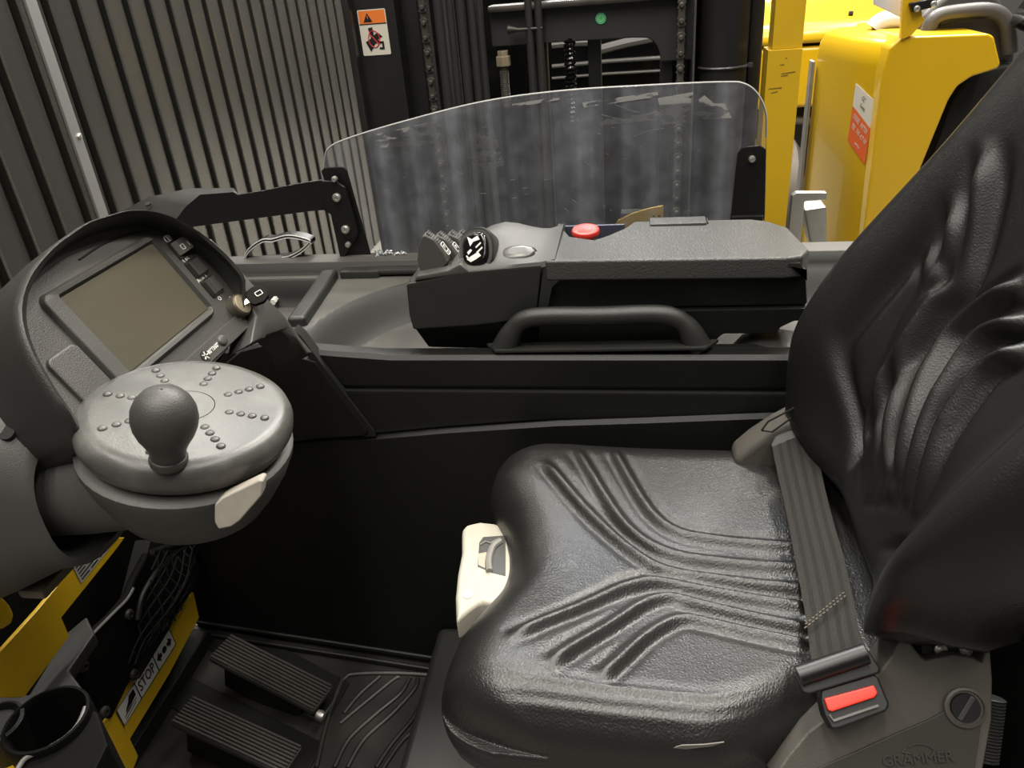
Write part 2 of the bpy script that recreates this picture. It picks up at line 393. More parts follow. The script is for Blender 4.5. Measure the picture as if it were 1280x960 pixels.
# dark machine seen between the mast bars
dm = thing('stored_machine', (0, 2.9, 0), 'glossy black machine body with pale edge lines seen through the mast', 'machine')
finish(box((-.30, 2.95, .78), (1.25, .5, 1.56), .03), 'body', GLOSSB, dm)
for pa, pb, r in (((690, 83), (830, 72), .006), ((690, 98), (832, 88), .004), ((690, 56), (745, 52), .012), ((750, 62), (815, 47), .014)):
    finish(tube([P(*pa, 'y', 2.69), P((pa[0]+pb[0])/2, (pa[1]+pb[1])/2-1, 'y', 2.69), P(*pb, 'y', 2.69)], r, 8), 'pale_line', LTGREY, dm)  # pale tubes laid as lines on the black body

# ================================================================== yellow upright at the right of the windshield
yp = thing('guard_post', (.3, 1.72, 0), 'scuffed yellow steel post between the windshield and the parked yellow trucks', 'post')
PYY = 1.70
def yx(px, py): return P(px, py, 'y', PYY).x
x0, x1 = yx(952, 170), yx(993, 170); zt = P(975, 62, 'y', PYY).z
finish(box(((x0+x1)/2, PYY+.035, zt/2), (x1-x0, .07, zt), .002), 'lower_sleeve', YEL, yp)
finish(box(((x0+x1)/2+.004, PYY+.036, (zt+2.5)/2), (x1-x0-.008, .06, 2.5-zt), .002), 'upper_post', YEL, yp)
SCR = mat('paint_scratch', (.13, .09, .02), .7)
for (pa, pb) in (((977, 92), (994, 89)), ((976, 95), (985, 93)), ((961, 111), (977, 109)), ((964, 116), (972, 114)), ((975, 81), (980, 80)), ((982, 72), (984, 72))):
    finish(prism([P(pa[0], pa[1], 'y', PYY-.0005), P(pb[0], pb[1], 'y', PYY-.0005), P(pb[0], pb[1]+1.2, 'y', PYY-.0005), P(pa[0], pa[1]+.7, 'y', PYY-.0005)], (0, .0006, 0)), 'scratch', SCR, yp, smooth=False)

# ================================================================== parked yellow truck far behind
fa = thing('parked_truck', (1.2, 4.3, 0), 'yellow truck with a wide flat hood parked furthest back beside the post', 'truck', 'parked yellow trucks')
YA = 4.0
def A3(px, py, y=YA): return P(px, py, 'y', y)
a0, a1 = A3(985, 55), A3(1135, 50)
# hood with a stepped, rounded top
prof = [(YA, A3(1050, 52).z), (YA+.01, A3(1050, 36).z), (YA+.05, A3(1050, 26).z), (YA+.55, A3(1050, 26).z+.06), (YA+.60, A3(1050, 26).z+.10), (YA+1.0, A3(1050, 26).z+.13), (YA+1.0, A3(1050, 52).z)]
finish(prism([(a0.x-.3, y, z) for y, z in prof], (a1.x-a0.x+.55, 0, 0), .02, 3), 'hood', YEL2, fa)
z1, z0 = A3(1050, 56).z, A3(1050, 133).z
finish(box(((a0.x-.3+a1.x)/2+.1, YA+.45, (z1+z0)/2), (a1.x-a0.x+.5, .88, z1-z0), .02, 3), 'front_panel', YEL2, fa)
finish(box(((a0.x+a1.x)/2, YA+.45, (z1+z0)/2), (.3, .80, z1-z0+.04), .0), 'seam_filler', GAP, fa)
finish(prism([A3(1108, 57, YA-.012), A3(1070, 57, YA-.012), A3(1066, 53, YA-.012), A3(1108, 51, YA-.012)], (0, .02, 0)), 'hood_latch', GAP, fa)
finish(tube([A3(1061, 17, YA+.12), A3(1066, 17, YA+.12)], .012, 8), 'hood_hole', GAP, fa)
finish(box((a0.x+.2, YA+.55, z0/2+.02), (1.5, .7, z0-.04), .02), 'undercarriage', PSTEEL, fa)
finish(tube([A3(985, 150, YA+.1), A3(1060, 152, YA+.1)], .02, 10), 'bumper_bar', LTGREY, fa)
for pz in ((1000, 215),):
    w = A3(*pz, YA-.02); finish(lathe([(.05, 0), (.26, .0), (.30, .03), (.30, .20), (.26, .23), (.05, .23)], (w.x-.24, YA+.02, .30), (1, 0, 0), 36), 'tyre', TYRE, fa)

# ================================================================== parked yellow truck nearer, right of the post
fb = thing('parked_truck', (1.15, 3.0, 0), 'glossy yellow truck with orange sticker and grey dashboard behind the seat top', 'truck', 'parked yellow trucks')
YB = 2.7
def B3(px, py, y=YB): return P(px, py, 'y', y)
cr = B3(1090, 160)                      # the upright corner ridge
front = [(1075, 300), (1103, 93), (1112, 60), (1127, 46), (1236, 42), (1243, 46), (1251, 80), (1247, 86), (1215, 96), (1197, 108), (1186, 125), (1150, 300)]
fp = [B3(*q) for q in front]; fp[0].z = .25; fp[-1].z = .25
fp[0].x = fp[1].x+.02; fp[-1].x = fp[-2].x-.16
body = prism(fp, (0, .55, 0), .022, 3, ang=12)
finish(body, 'front_cowl', YEL2, fb, angle=50)
# left flank, swept back from the corner
fl = [(fp[0].x+.012, YB+.012), (fp[0].x-.075, YB+.20), (fp[0].x-.125, YB+.50), (fp[0].x+.1, YB+.54)]
zt = B3(1103, 62).z
rings = []
for z, k in ((.25, 1.0), (zt-.06, 1.0), (zt-.02, .97), (zt+.015, .86), (zt+.03, .6)):
    cxx = fp[0].x+.03; cyy = YB+.35
    rings.append([(cxx+(x-cxx)*k, cyy+(y-cyy)*k, z) for x, y in fl])
finish(bev(loft(rings), .012, 3, 40), 'side_flank', YEL2, fb, angle=50)
# edge strip, sticker
n_fl = (Vector((fl[1][0], fl[1][1], 0))-Vector((fl[0][0], fl[0][1], 0))).normalized()
ex = Vector((fl[2][0], fl[2][1], 0))
finish(box((ex.x-.012, ex.y-.0, .62), (.012, .06, B3(1062, 75, YB+.45).z*2-1.24-.0), .003), 'edge_strip', STEEL, fb)
o0 = Vector((fl[0][0], fl[0][1], 0)); ud = n_fl; nn = Vector((ud.y*-1, ud.x, 0)); nn = -nn if nn.x > 0 else nn
def flp(px, py): return PG(px, py, o0+nn*.002, nn)
c4 = [flp(*q) for q in ((1070, 104), (1093, 126), (1081, 206), (1060, 176))]
mid1 = c4[0].lerp(c4[3], .38); mid2 = c4[1].lerp(c4[2], .42)
finish(prism([c4[0], c4[1], mid2, mid1], nn*.001), 'sticker_top', CREAM, fb, smooth=False)
lab = finish(prism([mid1, mid2, c4[2], c4[3]], nn*.001), 'sticker_base', ORED, fb, smooth=False); tag(lab, 'orange phone number sticker on the left flank')
xd = (mid2-mid1).normalized(); yd = (mid1-c4[3]).normalized(); sw = (mid2-mid1).length; sh = (mid1-c4[3]).length
for i, tx in enumerate(('DIESEL  METER', 'TEL  745 427 08', 'service')):
    o = text(tx, sh*(.19, .19, .11)[i], mid1.lerp(mid2, .5)-yd*sh*(.2, .48, .80)[i]+nn*.0016, xd, yd, CREAM, fb, 'sticker_lettering', squash=sw/(sh*.19*8.2)*.98 if i < 2 else .8); o.parent = lab
for i, tx in enumerate(('GC', 'Gantic')):
    text(tx, sh*(.2, .17)[i], c4[0].lerp(c4[1], .5)-yd*sh*(.2, .42)[i]+nn*.0016, xd, yd, mat('label_grey', (.28, .26, .22), .6), fb, 'sticker_lettering', squash=.6)
finish(prism([B3(1190, 125, YB+.12), B3(1215, 90, YB+.12), B3(1275, 80, YB+.12), B3(1290, 220, YB+.12), B3(1150, 240, YB+.12)], (0, .3, 0), .01), 'wheel_arch_filler', GAP, fb)
# grey dashboard mouldings above
GD = mat('parked_grey_plastic', (.060, .056, .052), .45)
finish(prism([B3(*q, YB+.2) for q in ((1145, 48), (1152, 20), (1175, 0), (1190, -12), (1245, -12), (1262, 20), (1272, 50), (1268, 85), (1225, 80), (1160, 52))], (0, .30, 0), .02, 3), 'dash_moulding', GD, fb, angle=50)
finish(tube(spline([B3(*q, YB+.17) for q in ((1160, 40), (1170, 22), (1200, 15), (1240, 14), (1258, 30), (1262, 66))], 5), .024, 10), 'dash_rim', GD, fb)
finish(tube(spline([B3(*q, YB+.165) for q in ((1175, 27), (1200, 20), (1235, 17))], 4), .014, 8), 'dash_slot', GAP, fb)
finish(tube([B3(1280, 12, YB+.1), B3(1300, 22, YB+.1)], .05, 12), 'lever_knob', GLOSSB, fb)
# mirror bracket on the cowl corner
finish(prism([B3(*q, YB-.01) for q in ((1127, 50), (1130, -20), (1150, -24), (1153, 20), (1157, 25), (1140, 44))], (0, .03, 0), .003), 'bracket_plate', YEL2, fb)
finish(prism([B3(*q, YB-.03) for q in ((1137, 4), (1141, 16), (1172, 8), (1171, -3))], (0, .02, 0), .004), 'bracket_clamp', PSTEEL, fb)
for q in ((1146, 11), (1167, 5)): bolt(B3(*q, YB-.03), (0, -1, 0), .009, .006, ZINC, fb)
finish(prism([B3(*q, YB+.06) for q in ((1093, -10), (1093, 6), (1127, 22), (1127, -16))], (0, .02, 0), .002), 'mirror_plate', PALE, fb)
finish(tube(spline([B3(*q, YB+.3) for q in ((1092, 36), (1100, 28), (1115, 24), (1128, 24))], 4), .03, 12), 'pale_hose', PALE, fb)

# galvanised step of the parked truck
gs = thing('steel_step', (.75, 2.75, 0), 'galvanised steel step box standing left of the orange stickered truck', 'step')
q4 = [P(*q, 'y', 2.55) for q in ((984, 312), (990, 245), (996, 241), (1034, 241), (1034, 250), (1006, 252), (1004, 312))]
q4[0].z = .0; q4[-1].z = .0
finish(prism(q4, (0, .03, 0), .004), 'side_plate', STEEL, gs)
finish(prism([P(*q, 'y', 2.58) for q in ((1005, 262), (1034, 258), (1034, 310), (1014, 310))], (0, .10, .0), .01), 'step_tread', STEEL, gs)
finish(box((q4[0].x+.09, 2.68, .15), (.14, .18, .3), .0), 'step_base', STEEL, gs)

# ================================================================== side console to the right of the driver
sc = thing('side_console', (-.1, 1.15, .3), 'long black moulded side console with dusty recessed tray on the seat far side', 'console')
def interp(x, xs, ys): return float(np.interp(x, xs, ys))
secs = []
for x in (-.86, -.7, -.6, -.5, -.44, -.36, -.29, -.2, -.12, 0, .1, .22, .4, .62):
    z2 = interp(x, (-1., -.6, -.44, -.29, -.12, .22, .6), (.80, .818, .831, .850, .867, .888, .90)); yf = interp(x, (-.9, -.35, .4), (.985, .93, .925))
    yr = interp(x, (-.9, -.5, .0), (.951, .944, .9375))
    rd = interp(x, (-.47, -.43, -.39), (.012, .004, 0))
    pr = [(1.035, .30), (1.035, .885), (.99, .960), (.975, .9665+rd), (.957, .9655+rd), (.9505, .9600+rd), (.950, .953), (.950, .919), (.9525, .915), (.953, .912), (.947, .9105), (.9455, .907), (.945, z2+.012), (.943, z2+.004), (yr+.006, z2-.002), (yr, z2-.008), (yr, z2-.022), (yr+(yf-yr)*.5, .6), (yf, .43), (yf-.002, .33)]
    secs.append([(x, y, z) for y, z in pr])
finish(loft(secs), 'inner_panel', BLK, sc, angle=32)
# double kick line where the panel meets the floor
for dy, dz, px in ((-.004, .372, 0), (-.022, .364, 0)):
    finish(tube([(x, interp(x, (-.9, -.35, .4), (.985, .93, .925))+dy, dz) for x in (-.86, -.6, -.35, -.1)], .004, 8), 'base_ridge', BLK, sc)
# tray: one moulded surface with a bowl, a ledge and a compartment
nx_, ny_ = 260, 90
gx, gy = np.meshgrid(np.linspace(-1.0, .62, nx_), np.linspace(.972, 1.40, ny_), indexing='ij')
def sstep(a, b, t): t = np.clip((t-a)/(b-a), 0, 1); return t*t*(3-2*t)
ex = np.where(gx < -.24, (gx+.24)/.318, 0); ex = np.where(gx > .34, (gx-.34)/.05, ex)
ey = np.where(gy > 1.05, (gy-1.05)/.305, (gy-1.05)/.075*-1)
e = (np.abs(ex)**2.3+np.abs(ey)**2.3)**(1/2.3)
zz = .945-.055*(1-sstep(.78, .98, e))
zz = np.where(gy > 1.345, np.maximum(zz, .945+.023*sstep(1.345, 1.352, gy)), zz)
zz = np.where(gy < .985, np.maximum(zz, .945+.02*sstep(.990, .978, gy)), zz)
# left compartment and the second small ledge
c1 = np.minimum(np.minimum(gx+.86, -(gx+.585+(gy-1.09)*.13)), np.minimum(gy-1.03, 1.325-gy))
zz = zz-.055*sstep(0, .012, c1)
V3 = np.stack([gx, gy, zz], -1).reshape(-1, 3)
tm = mat('dusty_tray_plastic', (.022, .022, .020), .55, grain=.3, gscale=700)
nt = tm.node_tree; gn = nt.nodes.new('ShaderNodeNewGeometry'); sx = nt.nodes.new('ShaderNodeSeparateXYZ'); nt.links.new(gn.outputs['True Normal'], sx.inputs[0])
mr = nt.nodes.new('ShaderNodeMapRange'); mr.inputs['From Min'].default_value = .95; mr.inputs['From Max'].default_value = .998; nt.links.new(sx.outputs['Z'], mr.inputs['Value'])
tn = nt.nodes.new('ShaderNodeTexNoise'); tn.inputs['Scale'].default_value = 7; tn.inputs['Detail'].default_value = 5
ml = nt.nodes.new('ShaderNodeMath'); ml.operation = 'MULTIPLY'; nt.links.new(mr.outputs[0], ml.inputs[0]); nt.links.new(tn.outputs['Fac'], ml.inputs[1])
mc = nt.nodes.new('ShaderNodeMix'); mc.data_type = 'RGBA'; mc.inputs['A'].default_value = (.022, .022, .020, 1); mc.inputs['B'].default_value = (.13, .125, .11, 1)
nt.links.new(ml.outputs[0], mc.inputs['Factor']); nt.links.new(mc.outputs['Result'], nt.nodes['Principled BSDF'].inputs['Base Color']); nt.nodes['Principled BSDF'].inputs['Roughness'].default_value = .55; nt.nodes['Principled BSDF'].inputs['Specular IOR Level'].default_value = .3
npmesh('tray', V3, grid_faces(nx_, ny_), tm, sc)
finish(box((-.19, 1.382, .66), (1.62, .026, .612), .006), 'outer_wall', DARK, sc)
a, b = P(369, 397, 'z', .962), P(412, 336, 'z', .962)
d_ = (b-a).normalized(); s_ = Vector((-d_.y, d_.x, 0))
bar = prism([a-s_*.016, a+s_*.016, b+s_*.016, b-s_*.016], (0, 0, -.06), .007, 3)
bar = box((-.535, 1.335, .945), (.08, .03, .03), .006, 2, None, bar)
finish(bar, 'divider_bar', DARK, sc)
finish(prism([(-.53, 1.325, .948), (-.40, 1.325, .948), (-.42, 1.352, .948), (-.53, 1.352, .948)], (0, 0, .012), .005), 'ledge_pad', DARK, sc)
# grab handle on the near rim
hy = .978
hp = [P(631, 436, 'y', hy), P(640, 415, 'y', hy), P(655, 400, 'y', hy), P(685, 395.5, 'y', hy), P(750, 395, 'y', hy), P(815, 393, 'y', hy), P(842, 397, 'y', hy), P(860, 410, 'y', hy), P(872, 434, 'y', hy)]
pth = spline(hp, 5); rr = []
for i, p in enumerate(pth):
    k = min(i, len(pth)-1-i)/(len(pth)-1)
    rr.append(.020-.006*min(1, k/.16) if k < .16 else .0135)
finish(tube(pth, rr, 16), 'grab_handle', DARK, sc)
finish(prism([(hp[0].x-.01, .955, .968), (hp[-1].x+.01, .955, .972), (hp[-1].x+.03, .995, .965), (hp[0].x-.03, .995, .96)], (0, 0, .006), .002), 'handle_plinth', DARK, sc)
# dark hollow behind the handle
finish(box((.05, 1.005, .93), (.52, .03, .05), .01), 'handle_recess', BLK, sc)
# rubber boot behind the armrest
finish(loft([[(.185+.05*k*math.cos(t), 1.03+.035*k*math.sin(t)*1.2, z) for t in np.linspace(0, 2*PI, 20)[:-1]] for z, k in ((.90, 1.5), (.93, 1.3), (.95, 1.0), (.958, .6))]), 'rubber_boot', DARK, sc)

# ================================================================== armrest with fingertip controls
ar = thing('control_armrest', (0, 1.08, .95), 'charcoal armrest console with fingertip levers and red stop button on the side console', 'armrest')
YN, YF_ = 1.0, 1.172
def AR(px, py, y=YN): return P(px, py, 'y', y)
# front side shell, tapering in below
side = [AR(*q) for q in ((507, 355), (556, 345), (566, 341), (678, 331), (676, 345), (671, 390), (672, 399), (642, 402), (592, 408), (516, 413), (511, 395))]
finish(prism([(p.x, YN, p.z) for p in side], (0, .165, 0), .004, 2), 'front_shell', DARK, ar)
low = [AR(*q) for q in ((517, 411), (592, 406), (642, 400), (672, 397), (672, 445), (531, 442))]
nb = bmesh.new()
lo_n = [(p.x, YN+(.002 if i < 4 else .02), p.z) for i, p in enumerate(low)]
finish(prism(lo_n, (0, .14, 0), .004), 'front_keel', BLK, ar)
# moulded hump carrying the buttons
rows = []
for px, zn, zp, yp in ((557, .0, .004, 1.03), (566, .0, .012, 1.04), (574, .001, .017, 1.05), (584, .001, .023, 1.06), (598, .001, .027, 1.085), (615, .001, .028, 1.10), (632, .001, .024, 1.10), (650, .001, .015, 1.11), (664, .001, .009, 1.12), (677, .001, .006, 1.13), (694, .001, .006, 1.14)):
    x = AR(px, 340).x; zb = interp(px, (556, 566, 678, 692), (AR(556, 345).z, AR(566, 341).z, AR(678, 331).z, AR(678, 331).z+.004))
    r = [(x, YN+.02, zb-.04), (x, YN+.001, zb-.004), (x, YN+.004, zb+.003)]
    for k in range(1, 9):
        t = k/8; r.append((x, YN+.004+(yp-YN-.004)*t, zb+.003+zp*math.sin(t*PI/2)**1.1))
    for k in range(1, 5):
        t = k/4; r.append((x, yp+(YF_-yp)*t, zb+.003+zp-.02*t*t))
    r.append((x, YF_, zb-.04)); rows.append(r)
hump = finish(loft(rows), 'button_hump', GREY, ar, angle=50)
# fingertip levers
for i in range(4):
    c = AR(*((541, 319), (556, 319), (571, 317), (583, 316))[i], (1.02, 1.043, 1.066, 1.086)[i])
    prof = [(-.022, -.028), (-.024, -.008), (-.020, .014), (-.013, .028), (-.008, .031), (.004, .024), (.016, .004), (.021, -.012), (.012, -.022), (-.002, -.032)]
    bmv = prism([(c.x+a*1.02, c.y, c.z+b*.98) for a, b in prof], (0, .019, 0), .004, 3)
    lv = finish(bmv, 'finger_lever', GREY, ar, angle=50)
    bm = None
    for k in range(7):
        t = .08+k*.085; a = (-.008+.026*t*1.15, .0325-.032*t**1.25)
        bm = tube([(c.x+a[0], c.y+.003, c.z+a[1]), (c.x+a[0], c.y+.016, c.z+a[1])], .0012, 6, bm)
    o = finish(bm, 'grip_rib', GREY, ar); o.parent = lv; tag(o, kind='stuff')
    # symbol plate on the slope towards the driver
    A = Vector((c.x+.0125, c.y+.0025, c.z+.013)); dn = Vector((.010, 0, -.0165)).normalized(); nn_ = Vector((.855, 0, .518))
    A = A+nn_*.001
    def loop(w, h, rad, o_): 
        pts = [o_+Y_*p[0]+dn*p[1] for p in rrect(w, h, .002, 3)]; return tube(pts+[pts[0]], rad, 5)
    bm = loop(.0125, .019, .0007, A+Y_*.0068+dn*.008)
    for s in (.003, .012):
        bm = tube([A+Y_*.004+dn*s, A+Y_*.0095+dn*s], .0008, 5, bm); bm = tube([A+Y_*.0068+dn*s, A+Y_*.0068+dn*(s+.004)], .0008, 5, bm)
    o = finish(bm, 'lever_symbol', WHITE, ar); o.parent = lv
finish(prism([AR(*q, 1.0) for q in ((517, 352), (520, 345), (560, 338), (575, 330), (590, 342))], (0, .12, 0), .003), 'lever_base', GREY, ar)
# black direction rocker with white arrows
def disc(c, n, up, w, h, prof, m, name, par, N=28):
    n = Vector(n).normalized(); up = Vector(up); up = (up-n*up.dot(n)).normalized(); rt = up.cross(n)
    rings = [[Vector(c)+n*z+rt*(w/2*k*math.copysign(abs(math.cos(t))**.8, math.cos(t)))+up*(h/2*k*math.copysign(abs(math.sin(t))**.8, math.sin(t))) for t in np.linspace(0, 2*PI, N+1)[:-1]] for k, z in prof]
    return finish(loft(rings), name, m, par, angle=50), n, up, rt
c = AR(596, 313, 1.028); n0 = (-.18, -.80, .57)
o, n, up, rt = disc(c, n0, (-.15, .2, 1), .049, .060, ((1.12, -.03), (1.12, .001), (1.06, .004), (.98, .003)), DARK, 'rocker_bezel', ar)
o2, n, up, rt = disc(c+n*.001, n0, (-.15, .2, 1), .040, .052, ((1.02, -.01), (1, .004), (.92, .0075), (.75, .0085)), GLOSSB, 'direction_rocker', ar); tag(o2, 'glossy black rocker with white arrow symbols')
for k, pts in enumerate((((-.010, .019), (-.003, .014), (.006, .018), (.009, .012), (-.001, .010), (-.006, .004)), ((-.011, -.004), (-.006, .000), (-.003, -.002), (-.009, -.008)), ((.002, .002), (.010, .008), (.011, .006), (.003, .000)), ((.003, -.006), (.012, .001), (.013, -.001), (.004, -.008)), ((-.012, -.014), (-.004, -.010), (.006, -.006), (.010, -.012), (.002, -.016), (-.006, -.019)), ((-.013, -.010), (-.012, -.008), (-.004, -.017), (-.006, -.018)))):
    q = finish(prism([c+n*.0095+rt*a+up*b for a, b in pts], n*.0005), 'arrow_mark', WHITE, ar, smooth=False); q.parent = o2
c = AR(648, 320, 1.035); n0 = (0, -.36, .93)
o, n, up, rt = disc(c, n0, (-.10, 1, .35), .058, .040, ((1, -.02), (1, .001), (.92, .0025)), GLOSSB, 'button_bezel', ar)
o2, n, up, rt = disc(c+n*.001, n0, (-.10, 1, .35), .050, .032, ((1, -.01), (.98, .005), (.8, .0085), (.4, .010)), CHROME, 'oval_button', ar); tag(o2, 'smoked silver oval button')
# lid with the notch for the stop button
zl0, zl1 = AR(682, 328).z, AR(1010, 319).z
def lz(x):
    xa, xb = AR(690, 340).x, AR(1010, 320).x
    return zl0+.002+(zl1-.005-zl0)*(x-xa)/(xb-xa)
xL, xR = AR(680, 340).x+.002, AR(1012, 330).x+.004
nl, nr = P(703, 287, 'y', YF_).x, P(792, 281, 'y', YF_).x
top = [(xL, YN), (xR-.035, YN), (xR-.012, YN+.006), (xR, YN+.03), (xR-.012, YF_-.045), (xR-.036, YF_-.012), (xR-.06, YF_)]
top += [(nr, YF_), (nr-.012, YF_-.03), (nr-.035, YF_-.062), (nl+.055, YF_-.084), (nl+.018, YF_-.066), (nl+.004, YF_-.026), (nl, YF_), (xL, YF_)]
bm = prism([(x, y, lz(x)) for x, y in top], (0, 0, -.030), .006, 3, ang=40)
finish(bm, 'armrest_lid', TOPM, ar, angle=50)
# side cheek under the lid: frame, recessed black panel, lower box
ck = [AR(*q) for q in ((680, 345), (1004, 331), (1010, 341), (1012, 387), (672, 392), (677, 360))]
finish(prism([(p.x, YN+.014, p.z) for p in ck], (0, .14, 0), .004), 'recessed_panel', BLK, ar)
frm = [AR(*q) for q in ((680, 335), (1000, 329), (1006, 338), (1008, 345), (1008, 338), (990, 334.5), (900, 339), (760, 346), (700, 350), (690, 360), (684, 389), (672, 391), (677, 350))]
finish(prism([(p.x, YN+.001, p.z) for p in frm], (0, .05, 0), .003), 'panel_frame', DARK, ar)
lowb = [AR(*q) for q in ((672, 394), (1013, 388), (1004, 405), (994, 405), (977, 413), (972, 421), (905, 421), (892, 432), (700, 440), (672, 440))]
finish(prism([(p.x, YN+.008, p.z) for p in lowb], (0, .14, 0), .003), 'lower_box', BLK, ar)
a, b = AR(812, 275, YF_), AR(882, 272, YF_)
finish(box(((a.x+b.x)/2, YF_-.010, lz((a.x+b.x)/2)+.0005), (b.x-a.x, .034, .006), .002), 'lid_hatch', TOPM, ar)
finish(box((b.x+.002, YF_-.008, lz(b.x)), (.002, .024, .004)), 'hatch_gap', GAP, ar)
xs = (nl+nr)/2
finish(box((xs, YF_-.042, lz(xs)-.040), (nr-nl+.01, .09, .02), .003), 'notch_floor', DARK, ar)
finish(box((xs-.01, YF_-.004, lz(xs)-.016), (nr-nl-.006, .006, .026), .002), 'notch_back', mat('blue_grey_plate', (.045, .05, .075), .4), ar)
eb = P(732, 289, 'y', YF_-.046)
sb = finish(lathe([(.011, -.035), (.013, -.010), (.014, -.007), (.0205, -.004), (.0215, .0), (.020, .0035), (.016, .0045), (.012, .0035), (.0005, .003)], eb, (0, -.12, .99), 28), 'stop_button', RED, ar); tag(sb, 'red mushroom emergency stop button')

# ================================================================== windshield
WY = 1.405
ws = thing('windshield', (-.2, WY, .96), 'scratched hazy clear windshield with a curved top edge held by black brackets', 'windshield')
def WP(px, py, y=WY): return P(px, py, 'y', y)
pm = bpy.data.materials.new('hazy_polycarbonate_reflections'); pm.use_nodes = True; nt = pm.node_tree; nt.nodes.clear(); L = nt.links.new; N_ = nt.nodes.new
out = N_('ShaderNodeOutputMaterial'); tr = N_('ShaderNodeBsdfTransparent'); tr.inputs[0].default_value = (.93, .93, .92, 1)
gl = N_('ShaderNodeBsdfGlossy'); gl.inputs['Roughness'].default_value = .22; df = N_('ShaderNodeBsdfDiffuse'); df.inputs[0].default_value = (.62, .65, .72, 1)
tc = N_('ShaderNodeTexCoord'); mp = N_('ShaderNodeMapping'); mp.inputs['Scale'].default_value = (17, 1, .35); L(tc.outputs['Object'], mp.inputs['Vector'])  # stretched noise paints vertical bluish reflections into the haze
n1 = N_('ShaderNodeTexNoise'); n1.inputs['Scale'].default_value = 1.0; n1.inputs['Detail'].default_value = 3; L(mp.outputs[0], n1.inputs['Vector'])
n2 = N_('ShaderNodeTexNoise'); n2.inputs['Scale'].default_value = 38; n2.inputs['Detail'].default_value = 6; L(tc.outputs['Object'], n2.inputs['Vector'])
n3 = N_('ShaderNodeTexVoronoi'); n3.inputs['Scale'].default_value = 95; L(tc.outputs['Object'], n3.inputs['Vector'])
r1 = N_('ShaderNodeMapRange'); r1.inputs['From Min'].default_value = .40; r1.inputs['From Max'].default_value = .74; r1.inputs['To Min'].default_value = .065; r1.inputs['To Max'].default_value = .27; L(n1.outputs['Fac'], r1.inputs['Value'])
r2 = N_('ShaderNodeMapRange'); r2.inputs['From Min'].default_value = .38; r2.inputs['From Max'].default_value = .75; r2.inputs['To Min'].default_value = .75; r2.inputs['To Max'].default_value = 1.3; L(n2.outputs['Fac'], r2.inputs['Value'])
r3 = N_('ShaderNodeMapRange'); r3.inputs['From Min'].default_value = .13; r3.inputs['From Max'].default_value = .06; r3.inputs['To Min'].default_value = 0; r3.inputs['To Max'].default_value = .25; L(n3.outputs['Distance'], r3.inputs['Value'])
m1 = N_('ShaderNodeMath'); m1.operation = 'MULTIPLY'; L(r1.outputs[0], m1.inputs[0]); L(r2.outputs[0], m1.inputs[1])
m2 = N_('ShaderNodeMath'); m2.operation = 'MULTIPLY_ADD'; m2.inputs[1].default_value = .35; L(r3.outputs[0], m2.inputs[0]); L(m1.outputs[0], m2.inputs[2])
mxa = N_('ShaderNodeMixShader'); L(m2.outputs[0], mxa.inputs[0]); L(tr.outputs[0], mxa.inputs[1]); L(df.outputs[0], mxa.inputs[2])
fr = N_('ShaderNodeFresnel'); fr.inputs[0].default_value = 1.45
mxb = N_('ShaderNodeMixShader'); L(fr.outputs[0], mxb.inputs[0]); L(mxa.outputs[0], mxb.inputs[1]); L(gl.outputs[0], mxb.inputs[2]); L(mxb.outputs[0], out.inputs[0])
topc = spline([WP(*q) for q in ((428, 322), (410, 235), (408, 200), (414, 183), (440, 171), (500, 153), (600, 128), (700, 114), (820, 106), (905, 102), (930, 104), (946, 116), (956, 138), (957, 170), (955, 275))], 6)
bot = [Vector((-.62, WY, .95))]
poly = [Vector((p.x, WY, max(p.z, .95))) for p in topc]
poly[0].z = .95; poly[-1].z = .95
NU, NV = len(poly), 6
def curve_y(x): return WY+.012*((x+.2)/.42)**2*-1
bm = bmesh.new()
fr_ = [bm.verts.new((p.x, curve_y(p.x), p.z)) for p in poly]; bk = [bm.verts.new((p.x, curve_y(p.x)+.005, p.z)) for p in poly]
# strips between left and right halves keep the bent pane smooth
def pane(vs, flip):
    lft = 0; rgt = len(vs)-1
    f = bm.faces.new(vs if not flip else vs[::-1])
pane(fr_, False); pane(bk, True)
for i in range(len(poly)):
    j = (i+1) % len(poly); bm.faces.new((fr_[i], bk[i], bk[j], fr_[j]))
bmesh.ops.triangulate(bm, faces=[f for f in bm.faces if len(f.verts) > 4])
finish(bm, 'pane', pm, ws, angle=30)
finish(tube([(p.x, curve_y(p.x)+.0025, p.z) for p in topc[4:-6]], .0018, 6), 'polished_edge', mat('acrylic_edge', (.42, .42, .40), .3), ws)
# old adhesive left on the pane
am = bpy.data.materials.new('adhesive_residue'); am.use_nodes = True; nt = am.node_tree; nt.nodes.clear(); L = nt.links.new; N_ = nt.nodes.new
out = N_('ShaderNodeOutputMaterial'); tr = N_('ShaderNodeBsdfTransparent'); df = N_('ShaderNodeBsdfDiffuse'); df.inputs[0].default_value = (.42, .42, .40, 1)
tc = N_('ShaderNodeTexCoord'); mp = N_('ShaderNodeMapping'); mp.inputs['Scale'].default_value = (26, 26, 70); L(tc.outputs['Object'], mp.inputs[0])
n1 = N_('ShaderNodeTexNoise'); n1.inputs['Scale'].default_value = 1; n1.inputs['Detail'].default_value = 8; L(mp.outputs[0], n1.inputs['Vector'])
r1 = N_('ShaderNodeMapRange'); r1.inputs['From Min'].default_value = .455; r1.inputs['From Max'].default_value = .50; r1.inputs['To Min'].default_value = 0; r1.inputs['To Max'].default_value = .55; L(n1.outputs['Fac'], r1.inputs['Value'])
mxa = N_('ShaderNodeMixShader'); L(r1.outputs[0], mxa.inputs[0]); L(tr.outputs[0], mxa.inputs[1]); L(df.outputs[0], mxa.inputs[2]); L(mxa.outputs[0], out.inputs[0])
